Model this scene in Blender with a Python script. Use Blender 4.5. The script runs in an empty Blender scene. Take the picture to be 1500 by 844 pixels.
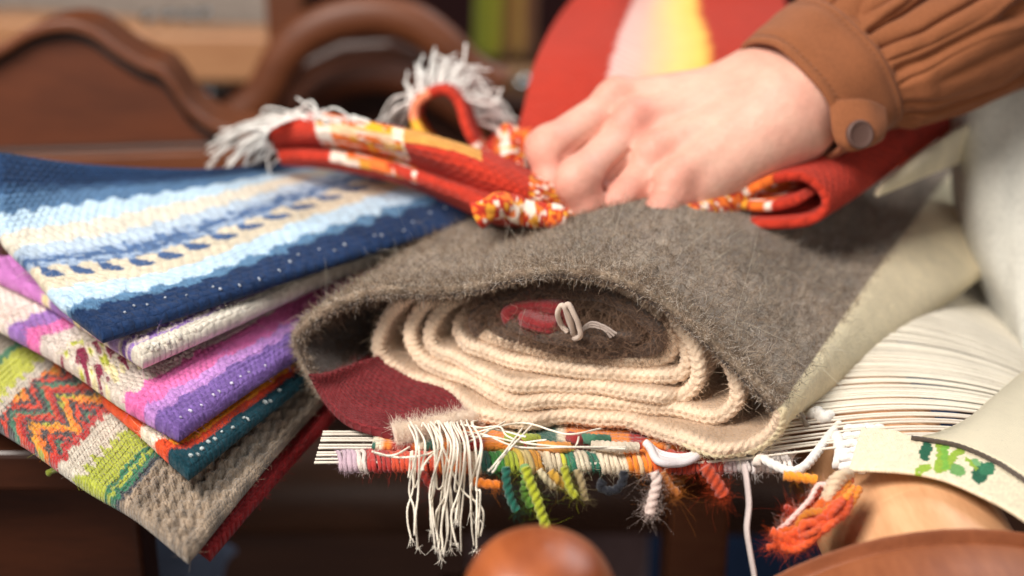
import bpy, math
import numpy as np

rng = np.random.default_rng(11)
scene = bpy.context.scene
COL = scene.collection

# ------------------------------------------------------------------ camera
FOCAL, SENSOR = 50.0, 36.0
FP = 1500 * FOCAL / SENSOR
PITCH = math.radians(20)
CAM = np.array([0.0, -0.445, 0.227])
FWD = np.array([0, math.cos(PITCH), -math.sin(PITCH)])
UPV = np.array([0, math.sin(PITCH), math.cos(PITCH)])
RGT = np.array([1.0, 0, 0])

def ray(px, py):
    return FWD + RGT * (px - 750) / FP + UPV * (422 - py) / FP
def D(px, py, dep):            # a point seen at (px, py), dep metres along the view
    return CAM + ray(px, py) * dep
def Z(px, py, z):              # ... at the height z
    d = ray(px, py); return CAM + d * ((z - CAM[2]) / d[2])
def Y(px, py, y):              # ... on the upright plane y
    d = ray(px, py); return CAM + d * ((y - CAM[1]) / d[1])
def PL(px, py, p0, n):
    d = ray(px, py); return CAM + d * (np.dot(p0 - CAM, n) / np.dot(d, n))

# ------------------------------------------------------------------ helpers
def lin(*c):
    if len(c) == 1: c = c[0]
    c = np.array(c, float) / 255.0
    return np.where(c <= 0.04045, c / 12.92, ((c + 0.055) / 1.055) ** 2.4)

def norm(v):
    v = np.asarray(v, float)
    return v / (np.linalg.norm(v, axis=-1, keepdims=True) + 1e-12)

def cr(pts, n):
    """Catmull-Rom through pts (k, d), n samples evenly by parameter."""
    p = np.asarray(pts, float)
    if len(p) == 2:
        t = np.linspace(0, 1, n)[:, None]
        return p[0] * (1 - t) + p[1] * t
    p = np.vstack([2 * p[0] - p[1], p, 2 * p[-1] - p[-2]])
    m = len(p) - 3
    t = np.linspace(0, m, n)
    return cr_at(p, t, m)

def cr_at(p, t, m):
    i = np.clip(np.floor(t).astype(int), 0, m - 1)
    f = (t - i)[:, None]
    a, b, c, d = p[i], p[i + 1], p[i + 2], p[i + 3]
    return 0.5 * (2 * b + (c - a) * f + (2 * a - 5 * b + 4 * c - d) * f ** 2 + (3 * b - a - 3 * c + d) * f ** 3)

def resample(pts, n, k=3):
    """smooth curve through pts, n samples evenly by arc length over the first k columns."""
    q = cr(pts, max(400, 40 * len(pts)))
    s = np.concatenate([[0], np.cumsum(np.linalg.norm(np.diff(q[:, :k], axis=0), axis=1))])
    t = np.linspace(0, s[-1], n)
    return np.stack([np.interp(t, s, q[:, j]) for j in range(q.shape[1])], 1), s[-1]

def cr_param(pts, t01):
    p = np.asarray(pts, float)
    if len(p) == 2:
        return p[0] * (1 - t01[:, None]) + p[1] * t01[:, None]
    p = np.vstack([2 * p[0] - p[1], p, 2 * p[-1] - p[-2]])
    m = len(p) - 3
    return cr_at(p, t01 * m, m)

_perm = rng.random((64, 64))
def vnoise(x, y):
    """smooth value noise, 0..1"""
    x = np.asarray(x, float); y = np.asarray(y, float)
    xi = np.floor(x).astype(int); yi = np.floor(y).astype(int)
    fx = x - xi; fy = y - yi
    fx = fx * fx * (3 - 2 * fx); fy = fy * fy * (3 - 2 * fy)
    g = lambda a, b: _perm[a % 64, b % 64]
    return (g(xi, yi) * (1 - fx) + g(xi + 1, yi) * fx) * (1 - fy) + (g(xi, yi + 1) * (1 - fx) + g(xi + 1, yi + 1) * fx) * fy

def ss(a, b, x):
    t = np.clip((x - a) / (b - a), 0, 1)
    return t * t * (3 - 2 * t)

def link(o, parent=None):
    COL.objects.link(o)
    if parent is not None:
        o.parent = parent
        o.matrix_parent_inverse.identity()
        pl = parent
        off = np.zeros(3)
        while pl is not None:
            off += np.array(pl.location); pl = pl.parent
        o.location = tuple(-off) if o.type != 'EMPTY' else o.location
    return o

def mk(name, V, F, mat, parent=None, col=None, uv=None, smooth=True):
    """one mesh object; parts keep world coordinates (the parent's location is taken off)."""
    V = np.asarray(V, np.float32)
    if isinstance(F, np.ndarray):
        nf, k = F.shape
        me = bpy.data.meshes.new(name)
        me.vertices.add(len(V)); me.vertices.foreach_set('co', V.ravel())
        me.loops.add(nf * k); me.loops.foreach_set('vertex_index', F.astype(np.int32).ravel())
        me.polygons.add(nf)
        me.polygons.foreach_set('loop_start', np.arange(0, nf * k, k, dtype=np.int32))
        me.update(calc_edges=True)
    else:
        me = bpy.data.meshes.new(name); me.from_pydata(V.tolist(), [], [list(map(int, f)) for f in F])
    me.validate()
    if smooth:
        me.polygons.foreach_set('use_smooth', np.ones(len(me.polygons), bool))
    if col is not None:
        c = np.ones((len(V), 4), np.float32); c[:, :3] = col
        at = me.color_attributes.new('Col', 'FLOAT_COLOR', 'POINT')
        at.data.foreach_set('color', c.ravel())
    if uv is not None:
        at = me.attributes.new('uvm', 'FLOAT_VECTOR', 'POINT')
        u3 = np.zeros((len(V), 3), np.float32); u3[:, :2] = uv
        at.data.foreach_set('vector', u3.ravel())
    me.materials.append(mat)
    o = bpy.data.objects.new(name, me)
    return link(o, parent)

def tag(o, label=None, cat=None, group=None, kind=None):
    if label: o['label'] = label
    if cat: o['category'] = cat
    if group: o['group'] = group
    if kind: o['kind'] = kind
    return o

def thing(name, label, cat, loc=(0, 0, 0), group=None):
    o = bpy.data.objects.new(name, None); o.empty_display_size = 0.02
    COL.objects.link(o); o.location = tuple(float(x) for x in loc)
    return tag(o, label, cat, group)

def gridF(nu, nv, cu=False, cv=False, base=0):
    """quads of an nv x nu grid (row-major)"""
    I = np.arange(nv if cv else nv - 1); J = np.arange(nu if cu else nu - 1)
    i, j = np.meshgrid(I, J, indexing='ij')
    i2 = (i + 1) % nv; j2 = (j + 1) % nu
    return (np.stack([i * nu + j, i * nu + j2, i2 * nu + j2, i2 * nu + j], -1).reshape(-1, 4) + base)

def frames(P):
    T = norm(np.gradient(P, axis=0))
    ref = np.array([0.0, 0, 1]) if abs(T[0, 2]) < 0.9 else np.array([0, 1.0, 0])
    N = np.zeros_like(P); n = ref - T[0] * np.dot(ref, T[0]); n = n / np.linalg.norm(n); N[0] = n
    for i in range(1, len(P)):
        n = n - T[i] * np.dot(n, T[i]); n = n / (np.linalg.norm(n) + 1e-12); N[i] = n
    return T, N, np.cross(T, N)

def tubeVF(P, r, seg=8, lobes=0, twist=0.0, depth=0.25, flat=1.0):
    """swept tube; lobes/twist give the plies of a yarn (twist in turns per metre)"""
    P = np.asarray(P, float)
    T, N, B = frames(P)
    r = np.broadcast_to(np.asarray(r, float), (len(P),))
    s = np.concatenate([[0], np.cumsum(np.linalg.norm(np.diff(P, axis=0), axis=1))])
    th = np.linspace(0, 2 * np.pi, seg, endpoint=False)
    R = np.repeat(r[:, None], seg, 1)
    if lobes:
        R = R * (1 - depth + depth * np.abs(np.cos((th[None, :] - 2 * np.pi * twist * s[:, None]) * lobes / 2)))
    V = P[:, None, :] + (np.cos(th)[None, :, None] * N[:, None, :] + flat * np.sin(th)[None, :, None] * B[:, None, :]) * R[:, :, None]
    V = V.reshape(-1, 3)
    F = gridF(seg, len(P), cu=True)
    V = np.vstack([V, P[0], P[-1]])
    n = len(P) * seg
    j = np.arange(seg); j2 = (j + 1) % seg
    c0 = np.stack([np.full(seg, n), j2, j, j], 1); l = (len(P) - 1) * seg
    c1 = np.stack([np.full(seg, n + 1), l + j, l + j2, l + j2], 1)
    return V, F, np.vstack([c0[:, :3]]), c1[:, :3]

def tubes(name, lst, mat, parent, col=None):
    """lst of (P, r, kwargs, colour) joined as one mesh"""
    Vs, Fs, Cs, b = [], [], [], 0
    for P, r, kw, c in lst:
        V, F, a, d = tubeVF(P, r, **kw)
        Vs.append(V); Cs.append(np.tile(np.asarray(c, float), (len(V), 1)) if np.ndim(c) == 1 else c(V))
        Fs += [f + b for f in F.tolist()] if False else []
        Fs.append((F + b, np.vstack([a, d]) + b)); b += len(V)
    allF = [tuple(f) for q, t in Fs for f in q.tolist()] + [tuple(f) for q, t in Fs for f in t.tolist()]
    return mk(name, np.vstack(Vs), allF, mat, parent, np.vstack(Cs))

def border(L, t, step):
    """parameter values 0..1 along a length L, denser at both rims of a sheet of thickness t"""
    e = np.array([0, .06, .2, .42, .7, 1.0]) * t * 0.5
    n = max(3, int((L - t) / step))
    mid = np.linspace(t * 0.5, L - t * 0.5, n)[1:-1]
    x = np.concatenate([e, mid, L - e[::-1]])
    return x / L

def sheet(name, ctrl, t, mat, parent, colour, step=0.0012, disp=None, uvscale=1.0):
    """a soft sheet of thickness t over a control net ctrl[v][u] of points, with rounded rims.
    colour(U, V, u01, v01) -> rgb ; returns (object, top points, normals, colours)"""
    C = np.asarray(ctrl, float)                       # nv, nu, 3
    nv, nu, _ = C.shape
    mr = C[nv // 2]; mc = C[:, nu // 2]
    Lu = np.linalg.norm(np.diff(cr(mr, 200), axis=0), axis=1).sum()
    Lv = np.linalg.norm(np.diff(cr(mc, 200), axis=0), axis=1).sum()
    tu, tv = border(Lu, t, step), border(Lv, t, step)
    rows = np.stack([cr_param(C[i], tu) for i in range(nv)])          # nv, NU, 3
    G = np.stack([cr_param(rows[:, j], tv) for j in range(len(tu))], 1)  # NV, NU, 3
    dU = np.gradient(G, axis=1); dV = np.gradient(G, axis=0)
    N = norm(np.cross(dU, dV))
    if N[..., 2].mean() < 0: N = -N
    UU, VV = np.meshgrid(tu * Lu, tv * Lv)
    d = np.minimum(np.minimum(UU, Lu - UU), np.minimum(VV, Lv - VV))
    h = t / 2 * np.sqrt(np.clip(1 - (1 - np.clip(d / (t / 2), 0, 1)) ** 2, 0, 1))
    dz = disp(UU, VV) * np.clip(d / t, 0, 1) if disp is not None else 0 * h
    top = G + N * (h + dz)[..., None]
    bot = G - N * h[..., None]
    c = colour(UU, VV, UU / Lu, VV / Lv)
    V = np.vstack([top.reshape(-1, 3), bot.reshape(-1, 3)])
    n = top.shape[0] * top.shape[1]
    F1 = gridF(len(tu), len(tv)); F2 = F1[:, ::-1] + n
    uv = np.stack([UU, VV], -1).reshape(-1, 2) * uvscale
    o = mk(name, V, np.vstack([F1, F2]), mat, parent, np.vstack([c.reshape(-1, 3)] * 2), np.vstack([uv, uv]))
    return o, top, N, c, G, UU, VV

def hairs(name, P0, dirs, L, rad, col, mat, parent, npts=5, curl=0.5, droop=0.0):
    n = len(P0)
    t = np.linspace(0, 1, npts)
    L = np.broadcast_to(np.asarray(L, float), (n,))
    dirs = norm(dirs)
    b = rng.normal(size=(n, 3)); b2 = rng.normal(size=(n, 3))
    P = (P0[:, None, :] + dirs[:, None, :] * (L[:, None] * t[None])[..., None]
         + b[:, None, :] * (L[:, None] * curl * (t[None] ** 2))[..., None]
         + b2[:, None, :] * (L[:, None] * curl * 0.45 * np.sin(t[None] * 5.5) * t[None])[..., None])
    P[..., 2] -= droop * (L[:, None] * t[None] ** 2)
    cu = bpy.data.hair_curves.new(name)
    cu.add_curves([npts] * n)
    cu.attributes['position'].data.foreach_set('vector', P.astype(np.float32).ravel())
    ra = cu.attributes.get('radius') or cu.attributes.new('radius', 'FLOAT', 'POINT')
    rr = np.broadcast_to(np.asarray(rad, float), (n,))[:, None] * (1 - 0.6 * t[None])
    ra.data.foreach_set('value', rr.astype(np.float32).ravel())
    ca = cu.attributes.new('Col', 'FLOAT_COLOR', 'CURVE')
    c4 = np.ones((n, 4), np.float32); c4[:, :3] = col
    ca.data.foreach_set('color', c4.ravel())
    cu.materials.append(mat)
    o = bpy.data.objects.new(name, cu)
    link(o, parent); o['kind'] = 'stuff'
    return o

def scatter(P, N, C, n, w=None):
    """n random spots on a grid surface: positions, normals, colours"""
    nv, nu = P.shape[:2]
    area = np.linalg.norm(np.cross(P[1:, :-1] - P[:-1, :-1], P[:-1, 1:] - P[:-1, :-1]), axis=-1)
    pr = area if w is None else area * w[:-1, :-1]
    pr = (pr / pr.sum()).ravel()
    k = rng.choice(len(pr), n, p=pr)
    i, j = k // (nu - 1), k % (nu - 1)
    a, b = rng.random((n, 1)), rng.random((n, 1))
    p = (P[i, j] * (1 - a) + P[i, j + 1] * a) * (1 - b) + (P[i + 1, j] * (1 - a) + P[i + 1, j + 1] * a) * b
    return p, N[i, j], C[i, j]

# ------------------------------------------------------------------ materials
def newmat(name):
    m = bpy.data.materials.new(name); m.use_nodes = True
    nt = m.node_tree; b = nt.nodes['Principled BSDF']
    return m, nt, b
def node(nt, t, **kw):
    n = nt.nodes.new(t)
    for k, v in kw.items():
        if k in ('operation', 'blend_type', 'data_type', 'attribute_name', 'wave_type', 'bands_direction', 'noise_dimensions', 'feature'): setattr(n, k, v)
        else: n.inputs[k].default_value = v
    return n
def mathn(nt, op, a, b=None):
    n = nt.nodes.new('ShaderNodeMath'); n.operation = op
    for i, x in enumerate((a, b)):
        if x is None: continue
        if isinstance(x, (int, float)): n.inputs[i].default_value = x
        else: nt.links.new(x, n.inputs[i])
    return n.outputs[0]

def wool(name, weave=(0.0026, 0.0017), wbump=0.6, nbump=0.5, nscale=1100, vary=0.35, sheen=0.25, rough=0.95):
    m, nt, b = newmat(name); L = nt.links.new
    at = node(nt, 'ShaderNodeAttribute', attribute_name='Col')
    tc = nt.nodes.new('ShaderNodeTexCoord')
    n1 = node(nt, 'ShaderNodeTexNoise', Scale=nscale, Detail=3.0, Roughness=0.65); L(tc.outputs['Object'], n1.inputs['Vector'])
    n2 = node(nt, 'ShaderNodeTexNoise', Scale=nscale * 0.12, Detail=3.0, Roughness=0.6); L(tc.outputs['Object'], n2.inputs['Vector'])
    f = mathn(nt, 'ADD', mathn(nt, 'MULTIPLY', n1.outputs['Fac'], vary), mathn(nt, 'MULTIPLY', n2.outputs['Fac'], vary * 0.8))
    f = mathn(nt, 'ADD', f, 1 - vary * 0.9)
    mx = nt.nodes.new('ShaderNodeVectorMath'); mx.operation = 'SCALE'
    L(at.outputs['Color'], mx.inputs[0]); L(f, mx.inputs['Scale'])
    L(mx.outputs[0], b.inputs['Base Color'])
    b.inputs['Roughness'].default_value = rough
    b.inputs['Specular IOR Level'].default_value = 0.15
    b.inputs['Sheen Weight'].default_value = sheen
    b.inputs['Sheen Roughness'].default_value = 0.6
    h = mathn(nt, 'MULTIPLY', n1.outputs['Fac'], nbump)
    if weave:
        uv = node(nt, 'ShaderNodeAttribute', attribute_name='uvm')
        sp = nt.nodes.new('ShaderNodeSeparateXYZ'); L(uv.outputs['Vector'], sp.inputs[0])
        u = mathn(nt, 'DIVIDE', sp.outputs[0], weave[0]); v = mathn(nt, 'DIVIDE', sp.outputs[1], weave[1])
        nz = mathn(nt, 'MULTIPLY', n2.outputs['Fac'], 1.2)
        v = mathn(nt, 'ADD', v, nz)
        row = mathn(nt, 'FLOOR', v)
        u = mathn(nt, 'ADD', u, mathn(nt, 'MULTIPLY', row, 0.5))
        a = mathn(nt, 'ABSOLUTE', mathn(nt, 'SINE', mathn(nt, 'MULTIPLY', v, math.pi)))
        c = mathn(nt, 'ABSOLUTE', mathn(nt, 'SINE', mathn(nt, 'MULTIPLY', u, math.pi)))
        w = mathn(nt, 'MULTIPLY', mathn(nt, 'POWER', a, 0.6), mathn(nt, 'POWER', c, 0.6))
        h = mathn(nt, 'ADD', h, mathn(nt, 'MULTIPLY', w, wbump))
    bp = nt.nodes.new('ShaderNodeBump'); bp.inputs['Strength'].default_value = 0.9; bp.inputs['Distance'].default_value = 0.0009
    L(h, bp.inputs['Height']); L(bp.outputs[0], b.inputs['Normal'])
    return m

def fibre(name):
    m, nt, b = newmat(name)
    at = node(nt, 'ShaderNodeAttribute', attribute_name='Col')
    nt.links.new(at.outputs['Color'], b.inputs['Base Color'])
    b.inputs['Roughness'].default_value = 0.7
    b.inputs['Specular IOR Level'].default_value = 0.2
    return m

def wood(name, c1, c2, rough=0.35, scale=12, stretch=(1, 1, 8), coat=0.2):
    m, nt, b = newmat(name); L = nt.links.new
    tc = nt.nodes.new('ShaderNodeTexCoord')
    mp = nt.nodes.new('ShaderNodeMapping'); mp.inputs['Scale'].default_value = stretch
    L(tc.outputs['Object'], mp.inputs['Vector'])
    n1 = node(nt, 'ShaderNodeTexNoise', Scale=scale, Detail=6.0, Roughness=0.6, Distortion=0.8); L(mp.outputs[0], n1.inputs['Vector'])
    n2 = node(nt, 'ShaderNodeTexNoise', Scale=scale * 9, Detail=3.0); L(mp.outputs[0], n2.inputs['Vector'])
    f = mathn(nt, 'ADD', mathn(nt, 'MULTIPLY', n1.outputs['Fac'], 0.75), mathn(nt, 'MULTIPLY', n2.outputs['Fac'], 0.25))
    rp = nt.nodes.new('ShaderNodeValToRGB'); L(f, rp.inputs['Fac'])
    rp.color_ramp.elements[0].position = 0.35; rp.color_ramp.elements[0].color = (*lin(c1), 1)
    rp.color_ramp.elements[1].position = 0.65; rp.color_ramp.elements[1].color = (*lin(c2), 1)
    L(rp.outputs['Color'], b.inputs['Base Color'])
    b.inputs['Roughness'].default_value = rough
    b.inputs['Coat Weight'].default_value = coat; b.inputs['Coat Roughness'].default_value = 0.25
    bp = nt.nodes.new('ShaderNodeBump'); bp.inputs['Strength'].default_value = 0.25; bp.inputs['Distance'].default_value = 0.0006
    L(f, bp.inputs['Height']); L(bp.outputs[0], b.inputs['Normal'])
    return m

def cotton(name, c, nscale=700, rough=0.85, bump=0.4, twill=None):
    m, nt, b = newmat(name); L = nt.links.new
    tc = nt.nodes.new('ShaderNodeTexCoord')
    n1 = node(nt, 'ShaderNodeTexNoise', Scale=nscale, Detail=3.0); L(tc.outputs['Object'], n1.inputs['Vector'])
    n2 = node(nt, 'ShaderNodeTexNoise', Scale=45.0, Detail=4.0); L(tc.outputs['Object'], n2.inputs['Vector'])
    rp = nt.nodes.new('ShaderNodeValToRGB')
    L(mathn(nt, 'ADD', mathn(nt, 'MULTIPLY', n1.outputs['Fac'], 0.5), mathn(nt, 'MULTIPLY', n2.outputs['Fac'], 0.5)), rp.inputs['Fac'])
    c = lin(c)
    rp.color_ramp.elements[0].position = 0.3; rp.color_ramp.elements[0].color = (*(c * 0.78), 1)
    rp.color_ramp.elements[1].position = 0.7; rp.color_ramp.elements[1].color = (*np.minimum(c * 1.15, 1), 1)
    L(rp.outputs['Color'], b.inputs['Base Color'])
    b.inputs['Roughness'].default_value = rough; b.inputs['Specular IOR Level'].default_value = 0.2
    b.inputs['Sheen Weight'].default_value = 0.1
    bp = nt.nodes.new('ShaderNodeBump'); bp.inputs['Strength'].default_value = bump; bp.inputs['Distance'].default_value = 0.0004
    L(n1.outputs['Fac'], bp.inputs['Height']); L(bp.outputs[0], b.inputs['Normal'])
    return m

M = dict(
    wool=wool('woven_wool'), felt=wool('felted_wool', None, nbump=1.0, nscale=900, vary=0.5),
    blur=wool('soft_woven_wool', weave=(0.005, 0.0035), wbump=0.8, nscale=700, vary=0.3, sheen=0.06),
    yarn=wool('twisted_yarn', None, nbump=0.5, nscale=1600, vary=0.35),
    fibre=fibre('wool_fibre'),
)
# ================================================================== the rolled rug
AZ = math.radians(22.5)
AX = np.array([math.sin(AZ), math.cos(AZ), 0.0])          # along the roll, away from the viewer
E1 = np.array([math.cos(AZ), -math.sin(AZ), 0.0])         # across its open end
A0 = Z(1110, 655, 0.004)

roll = thing('rolled_rug', 'thick rolled wool rug, mottled grey outside with cream coils, lying on the white warp', 'rug', (A0[0] - 0.07, A0[1] + 0.03, 0))

# colour tags along the strip: 1 grey, 2 cream, 3 dark brown, 4 red
SP = [ # px, py, recess(-)/forward(+) mm, tag
 (474, 578, 0, 1), (465, 567, 10, 1), (449, 538, 15, 1), (437, 508, 13, 1), (441, 486, 12, 1), (470, 460, 9, 1), (507, 443, 6, 1), (545, 432, 3, 1), (600, 429, 0, 1), (650, 430, 0, 1), (695, 426, 0, 1),
 (740, 411, 0, 1), (790, 401, 0, 1), (845, 402, 0, 1), (905, 416, 0, 1), (965, 447, 0, 1), (1030, 497, 2, 1), (1090, 552, 4, 1), (1131, 592, 5, 1.3), (1142, 614, 6, 1.9), (1125, 645, 6, 2), (1094, 661, 5, 2),
 (1056, 666, 4, 2), (1022, 657, 3, 2), (980, 641, 2, 2), (927, 626, 1, 2), (870, 619, 1, 2), (814, 615, 2, 2), (776, 623, 3, 2), (738, 618, 2, 2),
 (700, 607, 1, 2), (678, 592, 0, 2), (649, 572, -1, 2), (599, 557, -2, 2), (567, 540, -4, 2), (550, 514, -6, 2), (554, 487, -8, 2), (571, 457, -11, 2), (600, 436, -14, 2), (650, 428, -20, 2), (740, 420, -26, 2), (860, 414, -24, 2), (950, 436, -18, 2),
 (1020, 480, -10, 2), (1064, 535, -5, 2), (1079, 577, -3, 2), (1064, 604, -2, 2), (1030, 614, -2, 2), (965, 603, -2, 2), (890, 594, -2, 2), (814, 591, -2, 2), (756, 597, -2, 2),
 (720, 584, -3, 2), (684, 562, -4, 2), (642, 545, -5, 2), (611, 522, -7, 2), (598, 494, -9, 2), (606, 465, -12, 2), (632, 443, -16, 2), (690, 432, -24, 2), (780, 424, -30, 2), (860, 420, -28, 2), (930, 436, -22, 2),
 (985, 474, -14, 2), (1018, 520, -8, 2), (1022, 558, -6, 2), (1000, 581, -5, 2), (962, 586, -5, 2), (890, 574, -5, 2), (814, 568, -5, 2), (756, 568, -6, 2),
 (720, 554, -7, 2), (670, 533, -8, 2), (638, 517, -9, 2), (627, 494, -11, 2), (637, 465, -14, 2), (662, 443, -20, 2), (720, 434, -30, 2), (800, 426, -34, 2), (860, 423, -32, 2), (920, 438, -24, 2),
 (972, 474, -16, 2), (1001, 518, -10, 2), (998, 547, -9, 2), (964, 557, -8, 2), (890, 551, -8, 2), (814, 547, -8, 2), (756, 537, -9, 2), (720, 523, -10, 2),
 (684, 512, -12, 2), (667, 487, -14, 2), (678, 464, -18, 2), (705, 447, -24, 2), (770, 430, -30, 2), (840, 421, -26, 2), (885, 424, -16, 2), (930, 446, -13, 2), (966, 480, -12, 2), (982, 508, -11, 2), (964, 529, -11, 2), (890, 529, -11, 2), (814, 522, -11, 2), (757, 510, -12, 2), (716, 496, -14, 2),
 (696, 484, -7, 3), (693, 468, -8, 3), (712, 452, -9, 3), (760, 440, -10, 3), (840, 434, -10, 3), (905, 446, -9, 3), (950, 478, -8, 3), (962, 505, -7, 3), (935, 519, -7, 3), (870, 517, -7, 3), (800, 511, -7, 3), (750, 498, -8, 3), (722, 480, -9, 3),
 (728, 462, -11, 3), (775, 449, -12, 3), (850, 445, -12, 3), (900, 459, -11, 3), (934, 488, -10, 3), (915, 503, -10, 3), (850, 502, -10, 3), (790, 495, -11, 3), (752, 480, -12, 3.2),
 (742, 462, -8, 4), (780, 453, -8, 4), (818, 457, -7, 4), (826, 472, -7, 4), (808, 484, -7, 4), (778, 480, -8, 4), (760, 470, -9, 4), (775, 463, -9, 4), (800, 468, -9, 4)]
pts = []
zmin = 0.0066                                              # rests on the weaving, or on the coil below
for px, py, off, tg in SP:
    zmin = {(1079, 577): 0.0114, (1022, 558): 0.0163, (998, 547): 0.0211, (982, 508): 0.0255, (696, 484): 0.0284, (728, 462): 0.0330, (742, 462): 0.0368}.get((px, py), zmin)
    P = PL(px, py, A0 - AX * (off * 0.001), AX)
    if P[2] < zmin:
        P = Z(px, py, zmin); off = np.dot(A0 - P, AX) * 1000
    pts.append((np.dot(P - A0, E1), P[2], -off * 0.001, tg))
pts = np.array(pts)
STEP = 0.0006
_, Ltot = resample(pts, 1500, 2)
NS = int(Ltot / STEP)
Q, _ = resample(pts, NS, 2)
s = np.linspace(0, Ltot, NS)
u, z, off, tg = Q.T
u = u + 0.0005 * (vnoise(s / 0.011, s * 0 + 3) - 0.5) * 2
z = z + 0.0005 * (vnoise(s / 0.009, s * 0 + 7) - 0.5) * 2
off = off + 0.0012 * (vnoise(s / 0.014, s * 0 + 9) - 0.5) * 2
tu, tz = np.gradient(u), np.gradient(z)
k = np.hypot(tu, tz) + 1e-9
nu_, nz_ = -tz / k, tu / k                               # left-hand normal: outside of the coil for the way it is drawn
HT = 0.0025
bb = np.array([.37, .33, .295, .26, .22, .19, .165, .14, .12, .10, .083, .068, .055, .044, .034, .026, .0195, .0145, .0105, .0075, .0052, .0036])
phi = np.linspace(0, np.pi, 13)
prof_b = np.concatenate([bb, HT * (1 - np.sin(phi)), bb[::-1]])
prof_w = np.concatenate([np.ones(len(bb)), np.cos(phi), -np.ones(len(bb))])
NB = len(prof_b)
B, S = np.meshgrid(prof_b, s); W = np.broadcast_to(prof_w, B.shape)
# chain stitch along the rim
ph = S / 0.0026 + 0.70 * np.abs(W) + 0.4 * (vnoise(S / 0.004, S * 0) - 0.5)
knit = np.abs(np.sin(np.pi * ph)) ** 0.7
rim = np.exp(-(np.maximum(B - HT, 0) / 0.0022) ** 2)
isk = np.clip(1 - np.abs(tg - 2) * 1.2, 0.25, 1)[:, None]
dd = (knit - 0.5) * 0.00092 * rim * isk
groove = -0.00070 * np.exp(-(W / 0.16) ** 2) * (B < HT)            # the seam between the two legs of the stitch
dirb = -np.where(B <= HT + 1e-6, np.sqrt(np.clip(1 - W ** 2, 0, 1)), 0)
wob = 0.0011 * (vnoise(S / 0.03 + 5, B / 0.03) - 0.5) * np.clip(B / 0.02, 0, 1)
wo = W * (HT + dd) + wob + groove * 0
bo = B - off[:, None] * 0 + dirb * (dd + groove) + off[:, None]
# the lower right flank spreads out towards the far end, its top sinks a little
sc = s[np.argmin(np.abs(u - u.max()) + 10 * (s > 0.35))]
wt = np.exp(-((s - sc - 0.018) / 0.015) ** 2)[:, None]
lift = np.exp(-((s - sc - 0.002) / 0.012) ** 2)[:, None]
UC = u[:, None] + (wt * 0.26 + lift * 0.05) * np.clip(B - 0.01, 0, None)
ZC = z[:, None] + lift * 0.035 * np.clip(B - 0.03, 0, .2)
gu, gz = np.gradient(UC, axis=0), np.gradient(ZC, axis=0)
gk = np.hypot(gu, gz) + 1e-9
U = UC - gz / gk * wo
ZZ = ZC + gu / gk * wo
top = ss(0.02, 0.05, s)[:, None] * (s < sc)[:, None]
POS = A0 + E1 * U[..., None] + AX * bo[..., None]
POS[..., 2] = np.maximum(ZZ, 0.0030)

PAL = {1: lin(150, 135, 115), 2: lin(230, 204, 176), 3: lin(84, 66, 55), 4: lin(130, 30, 33)}
CREAM_OUT = lin(228, 212, 174)
tagn = tg[:, None] + 0.06 * (vnoise(S / 0.002, B / 0.002) - 0.5)
colr = np.zeros(POS.shape)
for a in (1, 2, 3, 4):
    m = np.round(np.clip(tagn, 1, 4)) == a
    colr[m] = PAL[a]
mg = np.round(np.clip(tagn, 1, 4)) == 1
# felt: grey, brown, greenish and pale flecks
f1 = vnoise(S / 0.006, B / 0.006); f2 = vnoise(S / 0.0016 + 9, B / 0.0016); f3 = vnoise(S / 0.02 + 2, B / 0.025)
fg = lin(125, 105, 87) * (1 - f1[..., None]) + lin(157, 139, 118) * f1[..., None]
fg = fg * (0.6 + 0.75 * f2[..., None]) * (1.0 - 0.32 * f3[..., None]) * .95
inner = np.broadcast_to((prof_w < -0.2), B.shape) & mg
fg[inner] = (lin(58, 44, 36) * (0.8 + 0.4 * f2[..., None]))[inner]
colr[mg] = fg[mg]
outc = np.broadcast_to(prof_w > 0.2, B.shape) & (np.round(tagn) == 2) & (S < sc + 0.04)
colr[outc] = CREAM_OUT
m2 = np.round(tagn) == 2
colr[m2] *= (1 - .46 * ss(.0012, .006, B) * np.broadcast_to(np.abs(prof_w) > .2, B.shape) * ~outc)[m2][:, None] ** np.array([.8, 1.0, 1.2])  # shade between the coils painted in: cream darkens and browns behind the rim
colr[m2] *= (0.88 + 0.24 * vnoise(S / 0.008, B / 0.008 + 30))[m2][:, None]
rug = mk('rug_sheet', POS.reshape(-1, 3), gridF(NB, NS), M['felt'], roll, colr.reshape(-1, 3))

# ---------- felt pile on the outer grey face and along the rims
dPs = np.gradient(POS, axis=0); dPb = np.gradient(POS, axis=1)
NRM = norm(np.cross(dPs, dPb))
# make normals point out of the sheet
ref = (E1 * nu_[:, None])[:, None, :] * W[..., None] + np.array([0, 0, 1.0]) * nz_[:, None, None] * W[..., None]
NRM = np.where((np.sum(NRM * ref, -1, keepdims=True) < 0) & (np.abs(W[..., None]) > .3), -NRM, NRM)
io = slice(0, len(bb) + 3)
sel = s < sc + 0.002
g = POS[sel][:, io]; gn = NRM[sel][:, io]; gc = colr[sel][:, io]
wgt = np.clip(1.25 - B[sel][:, io] / 0.26, 0.12, 1) * (tg[sel] < 1.6)[:, None]
p, n, c = scatter(g, gn, gc, 60000, wgt)
pal = np.array([lin(192, 170, 142), lin(148, 124, 98), lin(120, 97, 75), lin(214, 202, 182), lin(140, 124, 102), lin(84, 70, 58)]) * np.array([.98, 1.0, 1.10])
cc = pal[rng.choice(len(pal), len(p), p=[.24, .22, .19, .10, .11, .14])] * (0.62 + 0.42 * rng.random((len(p), 1))) * (1.08 - .3 * vnoise((p - A0) @ E1 / .02 + 2, (p - A0) @ AX / .025))[:, None]
lean = n * 0.40 + rng.normal(size=n.shape) * 0.75
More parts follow.
